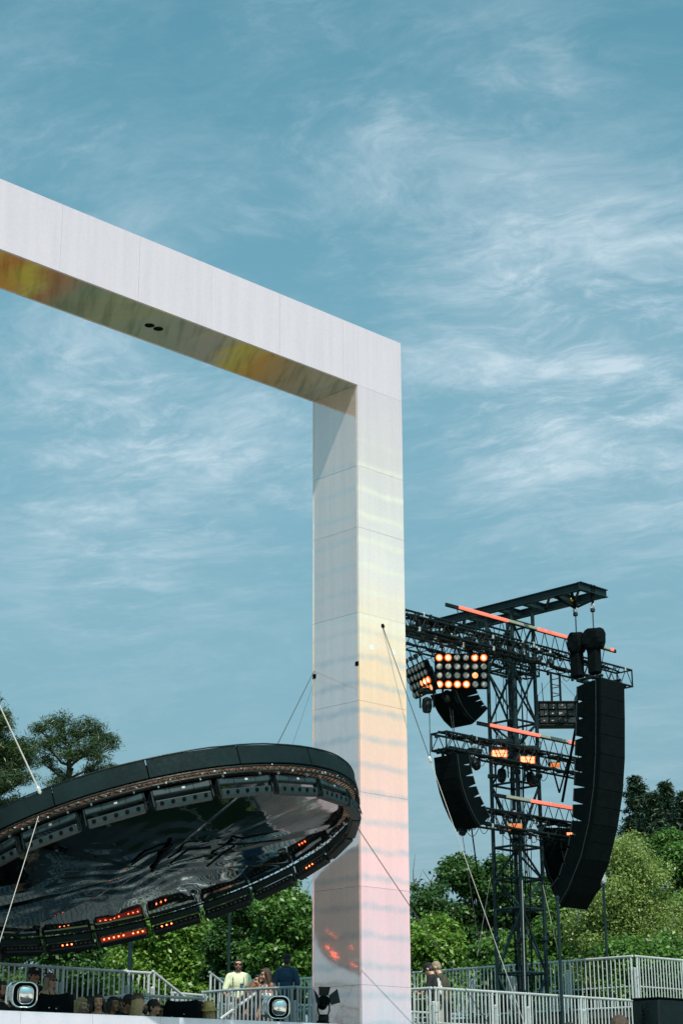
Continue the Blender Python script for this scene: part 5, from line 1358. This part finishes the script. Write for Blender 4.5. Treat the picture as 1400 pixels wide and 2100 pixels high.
def tree(px, ytop, ybot, halfw, Y, label, mat='leaf_mid', nleaf=15000, leaf=.13, clumps=46, seed=1, bare=0, gap=1.0, droop=0., bark='bark', cl=.55, name='leafy_tree', shape='round'):
    """crown given by its pixel box at distance Y; trunk to the ground"""
    rng = np.random.RandomState(seed)
    top_ = at(px, ytop, Y); bot = at(px, ybot, Y); lft = at(px - halfw, (ytop + ybot) / 2, Y)
    rz = (top_.z - bot.z) / 2; rx = abs(top_.x - lft.x); cz = (top_.z + bot.z) / 2; base = Vector((top_.x, Y, 0))
    t = thing(name, base, label, 'tree', 'trees behind the stage')
    cen = np.zeros((clumps, 3)); i = 0
    while i < clumps:
        q = rng.uniform(-1, 1, 3); l = np.linalg.norm(q)
        if l > 1 or l < .45: continue
        if shape == 'cone' and (q[0] ** 2 + q[1] ** 2) ** .5 > .5 * (1 - q[2]) + .12: continue
        cen[i] = q * (.90 + .34 * rng.rand() ** 2); i += 1
    crad = cl * rng.uniform(.45, 1.5, clumps)
    dims = np.array([max(.3, rx - cl * .5), max(.3, rx * .85 - cl * .4), max(.3, rz - cl * .4)])
    cc = cen * dims + np.array([0, 0, cz])
    # limbs
    s = MB(); th = cz - rz * .1; r0 = .05 + .022 * (cz + rz)
    tr = [base + Vector((math.sin(f * 3 + seed) * .12 * f, 0, th * f)) for f in np.linspace(0, 1, 7)]
    s.path(tr, [r0 * (1 - .55 * f) for f in np.linspace(0, 1, 7)], 9)
    for k in range(clumps):
        e_ = base + Vector(cc[k]); f = min(.98, max(.35, (cc[k][2] - rz * .8) / th * .9)); st = tr[0].lerp(tr[-1], f)
        mid = st.lerp(e_, .5) + Vector((0, 0, .25 * (1 - droop)))
        s.path([st, st.lerp(mid, .6) + Vector(rng.normal(size=3) * .06), mid, e_], [r0 * .32, r0 * .24, r0 * .17, r0 * .05], 6)
    s.build('trunk', bark, t)
    # twigs sticking out bare at the top
    nleaf = int(nleaf * 2.8); leaf *= .54
    per = nleaf // clumps; pts = []; outw = []
    for k in range(clumps):
        n = int(per * (crad[k] / cl) ** 2); d = rng.normal(size=(n, 3)); d /= np.linalg.norm(d, axis=1)[:, None]
        rad = crad[k] * rng.uniform(.25, 1, n) ** .45
        p = d * rad[:, None] * np.array([1.15, 1.05, .72]); 
        if droop: p[:, 2] -= droop * rng.rand(n) ** 1.5 * 1.4
        # small sprays: pull points toward nearby spray centres for light and dark tufts
        ns = max(6, n // 26); sp = p[rng.randint(0, n, ns)]; w = sp[rng.randint(0, ns, n)]; p = p * .34 + w * .66 + rng.normal(size=(n, 3)) * .085 * gap
        pts.append(p + cc[k]); outw.append(d)
    pts = np.concatenate(pts); outw = np.concatenate(outw)
    add_mesh('crown', leaves_mesh('crown', pts, leaf, .55, .35, rng, mat, outw), t)
    if bare:
        q = MB()
        for k in range(bare):
            c_ = base + Vector(cc[rng.randint(clumps)]); d = Vector((rng.normal() * .5, rng.normal() * .4, abs(rng.normal()) + .6)).normalized()
            q.path([c_, c_ + d * .6 + Vector((rng.normal() * .06, 0, 0)), c_ + d * 1.15 + Vector((rng.normal() * .16, 0, .05))], [.022, .014, .005], 5)
        tag(q.build('bare_twigs', bark, t), kind='stuff')
    return t
def pine(px, ytop, ybot, halfw, Y, label, seed, pads, mat='needle', lean=.0, nl=15000):
    """open-crowned pine: bent trunk, spreading limbs, flat needle pads with sky between"""
    rng = np.random.RandomState(seed); top_ = at(px, ytop, Y); base = Vector((top_.x - lean, Y, 0)); t = thing('pine_tree', base, label, 'tree', 'pines behind the disc')
    pad = []
    for (qx, qy, hw, hh) in pads:
        c = at(qx, qy, Y); e_ = at(qx + hw, qy - hh, Y); pad.append((c + Vector((0, rng.uniform(-.8, .8), 0)), e_.x - c.x, e_.z - c.z))
    zt = top_.z; s = MB(); tr = [base.lerp(Vector((top_.x, Y, zt)), f) + Vector((.16 * math.sin(5 * f), .1 * math.sin(3 * f), 0)) for f in np.linspace(0, .93, 10)]
    s.path(tr, [.30 * (1 - .72 * f) + .03 for f in np.linspace(0, 1, 10)], 9)
    pts = []; outw = []
    for c, hw, hh in pad:
        f = max(.45, min(.97, (c.z - 1.0) / zt)); k_ = f / .93 * 9; i0 = min(8, int(k_)); st = tr[i0].lerp(tr[i0 + 1], min(1, k_ - i0))
        md = st.lerp(c, .55) + Vector((0, 0, -.18)); s.path([st, st.lerp(md, .5) + Vector(rng.normal(size=3) * .08), md, c + Vector((0, 0, -hh * .4))], [.085, .07, .05, .02], 6)
        for k in range(7):
            e_ = c + Vector((rng.uniform(-.8, .8) * hw, rng.uniform(-.6, .6) * hw, rng.uniform(-.6, .3) * hh)); s.path([md, md.lerp(e_, .5) + Vector(rng.normal(size=3) * .08), e_], [.032, .02, .008], 5)
        n = int(nl * hw * max(hh, .35) / sum(a_[1] * max(a_[2], .35) for a_ in pad)); d = rng.normal(size=(n, 3)); d /= np.linalg.norm(d, axis=1)[:, None]
        hh *= 1.0; p = d * (rng.rand(n) ** .5)[:, None] * np.array([hw, hw * .7, hh]); ns = max(8, n // 60); sp = p[rng.randint(0, n, ns)]; w = sp[rng.randint(0, ns, n)]
        p = w * .95 + p * .05 + rng.normal(size=(n, 3)) * np.array([.19, .19, .12]); pts.append(p + np.array(c - base)); outw.append(d)
    s.build('trunk', 'pine_bark', t)
    add_mesh('crown', leaves_mesh('crown', np.concatenate(pts), .11, .14, .5, rng, mat, np.concatenate(outw)), t)
pine(152, 1468, 0, 90, 92, 'open crowned pine with visible trunk rising behind the disc', 3,
     [(120, 1478, 32, 16), (175, 1490, 36, 20), (85, 1497, 28, 13), (140, 1508, 44, 18), (205, 1510, 28, 17), (228, 1522, 17, 11), (100, 1530, 34, 18), (180, 1536, 40, 17), (150, 1552, 30, 14), (92, 1560, 26, 14), (205, 1560, 26, 13), (195, 1580, 30, 12), (130, 1585, 22, 12), (112, 1608, 24, 12), (220, 1575, 18, 9)], nl=17000)
pine(-22, 1422, 0, 90, 84, 'dense dark pine at the left photo edge', 5,
     [(-10, 1440, 16, 12), (0, 1462, 26, 18), (8, 1492, 24, 20), (-20, 1500, 40, 30), (10, 1535, 52, 28), (45, 1530, 34, 20), (-20, 1560, 50, 30), (30, 1570, 48, 24), (55, 1550, 26, 20), (10, 1610, 46, 26), (50, 1600, 30, 16), (-10, 1650, 50, 24), (40, 1650, 30, 18)], 'needle', 0, 26000)
TREES = [
    # px, ytop, ybot, halfw, Y, label, mat, nleaf, leaf, clumps, seed
    (10, 1780, 2110, 120, 70, 'dark leafy tree below the left edge of the disc', 'leaf_mid', 15000, .13, 46, 11),
    (145, 1800, 2110, 105, 63, 'leafy tree under the left part of the disc', 'leaf_dark', 16000, .125, 48, 12),
    (330, 1835, 2110, 92, 58, 'bright green leafy tree under the disc beside the stairs', 'leaf_bright', 18000, .125, 52, 13),
    (250, 1790, 2120, 110, 76, 'dark tree filling the gap behind the bright one', 'leaf_dark', 15000, .14, 44, 14),
    (425, 1815, 2120, 95, 68, 'dark tree between bright tree and seated man', 'leaf_dark', 17000, .13, 48, 15),
    (505, 1822, 2110, 80, 62, 'mid green tree rising behind the man in the lime shirt', 'leaf_dark', 17000, .125, 48, 16),
    (595, 1812, 2110, 85, 60, 'fresh green tree left of the pillar behind the blue shirt man', 'leaf_mid', 19000, .125, 54, 17),
    (690, 1830, 2120, 90, 72, 'tree hidden mostly behind the pillar', 'leaf_mid', 12000, .14, 36, 18),
    (872, 1772, 2090, 56, 66, 'thin topped tree with bare twigs right of the pillar', 'leaf_dark', 11000, .115, 46, 19),
    (884, 1885, 2100, 68, 56, 'bright green bushy tree right behind the two standing men', 'leaf_bright', 16000, .12, 44, 20),
    (990, 1748, 2110, 92, 68, 'tall dark tree left of the lattice tower', 'leaf_dark', 20000, .135, 60, 21),
    (1085, 1775, 2110, 95, 72, 'dark tree behind the lattice tower', 'leaf_dark', 18000, .14, 54, 22),
    (1040, 1900, 2110, 90, 60, 'low mid green tree at the tower foot', 'leaf_mid', 14000, .125, 42, 23),
    (1170, 1850, 2110, 95, 64, 'mid green tree below the large speaker array', 'leaf_mid', 16000, .125, 48, 24),
    (1385, 1688, 2110, 80, 70, 'mid green tree at the right photo edge', 'leaf_mid', 18000, .135, 54, 26),
    (1330, 1900, 2110, 110, 57, 'low leafy tree behind the upper right railing', 'leaf_mid', 15000, .12, 46, 27),
    (1480, 1780, 2110, 110, 62, 'leafy tree just beyond the right photo edge', 'leaf_mid', 9000, .14, 30, 28),
]
for (px, y0, y1, hw, Y, lab, mt_, nl, lf, cl_, sd) in TREES:
    tree(px, y0, y1, hw, Y, lab, mt_, nl, lf, cl_, sd, bare=60 if 'bare twigs' in lab else 6, gap=1.3 if 'bare' in lab else 1.0, cl=.62 if hw > 80 else .5)
tree(1268, 1690, 2100, 118, 61, 'pale yellow green willow-like tree right of the speaker array', 'leaf_willow', 26000, .085, 120, 25, gap=.9, droop=.5, cl=.72, name='willow_tree')
def conifer(px, ytop, Y, hw, ybot, label, seed):
    rng = np.random.RandomState(seed); top_ = at(px, ytop, Y); bot = at(px, ybot, Y); R_ = abs(at(px + hw, ybot, Y).x - bot.x); base = Vector((top_.x, Y, 0)); t = thing('conifer_tree', base, label, 'tree', 'dark conifers at the right edge')
    s = MB(); s.path([base, Vector((top_.x, Y, top_.z))], [.28, .03], 8); Hh = top_.z - bot.z; pts = []
    for k in range(int(Hh / .22)):
        z = top_.z - Hh * (k + .5) / int(Hh / .22); r = R_ * ((top_.z - z) / Hh) ** .8 + .12
        for j in range(9):
            a_ = rng.uniform(0, 2 * PI); rr = r * rng.uniform(.7, 1.15); e_ = Vector((top_.x + rr * math.cos(a_), Y + rr * math.sin(a_), z - rr * .18 + rng.uniform(-.1, .1))); st = Vector((top_.x, Y, z)); s.path([st, st.lerp(e_, .6) - Z * .02, e_], [.03, .02, .006], 4)
            n = 46; f = rng.rand(n) ** .6; p = np.array(st)[None] + (np.array(e_) - np.array(st))[None] * f[:, None] + rng.normal(size=(n, 3)) * np.array([.13, .13, .07]) - np.array([0, 0, .06]); pts.append(p - np.array(base))
    s.build('trunk', 'pine_bark', t); add_mesh('crown', leaves_mesh('crown', np.concatenate(pts), .15, .2, .3, rng, 'needle_dark'), t)
conifer(1302, 1592, 92, 55, 1790, 'dark conifer rising just right of the large speaker array', 41)
conifer(1362, 1604, 94, 60, 1790, 'dark conifer second from the speaker array', 42)
conifer(1402, 1622, 90, 55, 1790, 'dark conifer cut by the right photo edge', 43)
conifer(1335, 1625, 88, 52, 1790, 'short dark conifer between the two taller ones', 44)
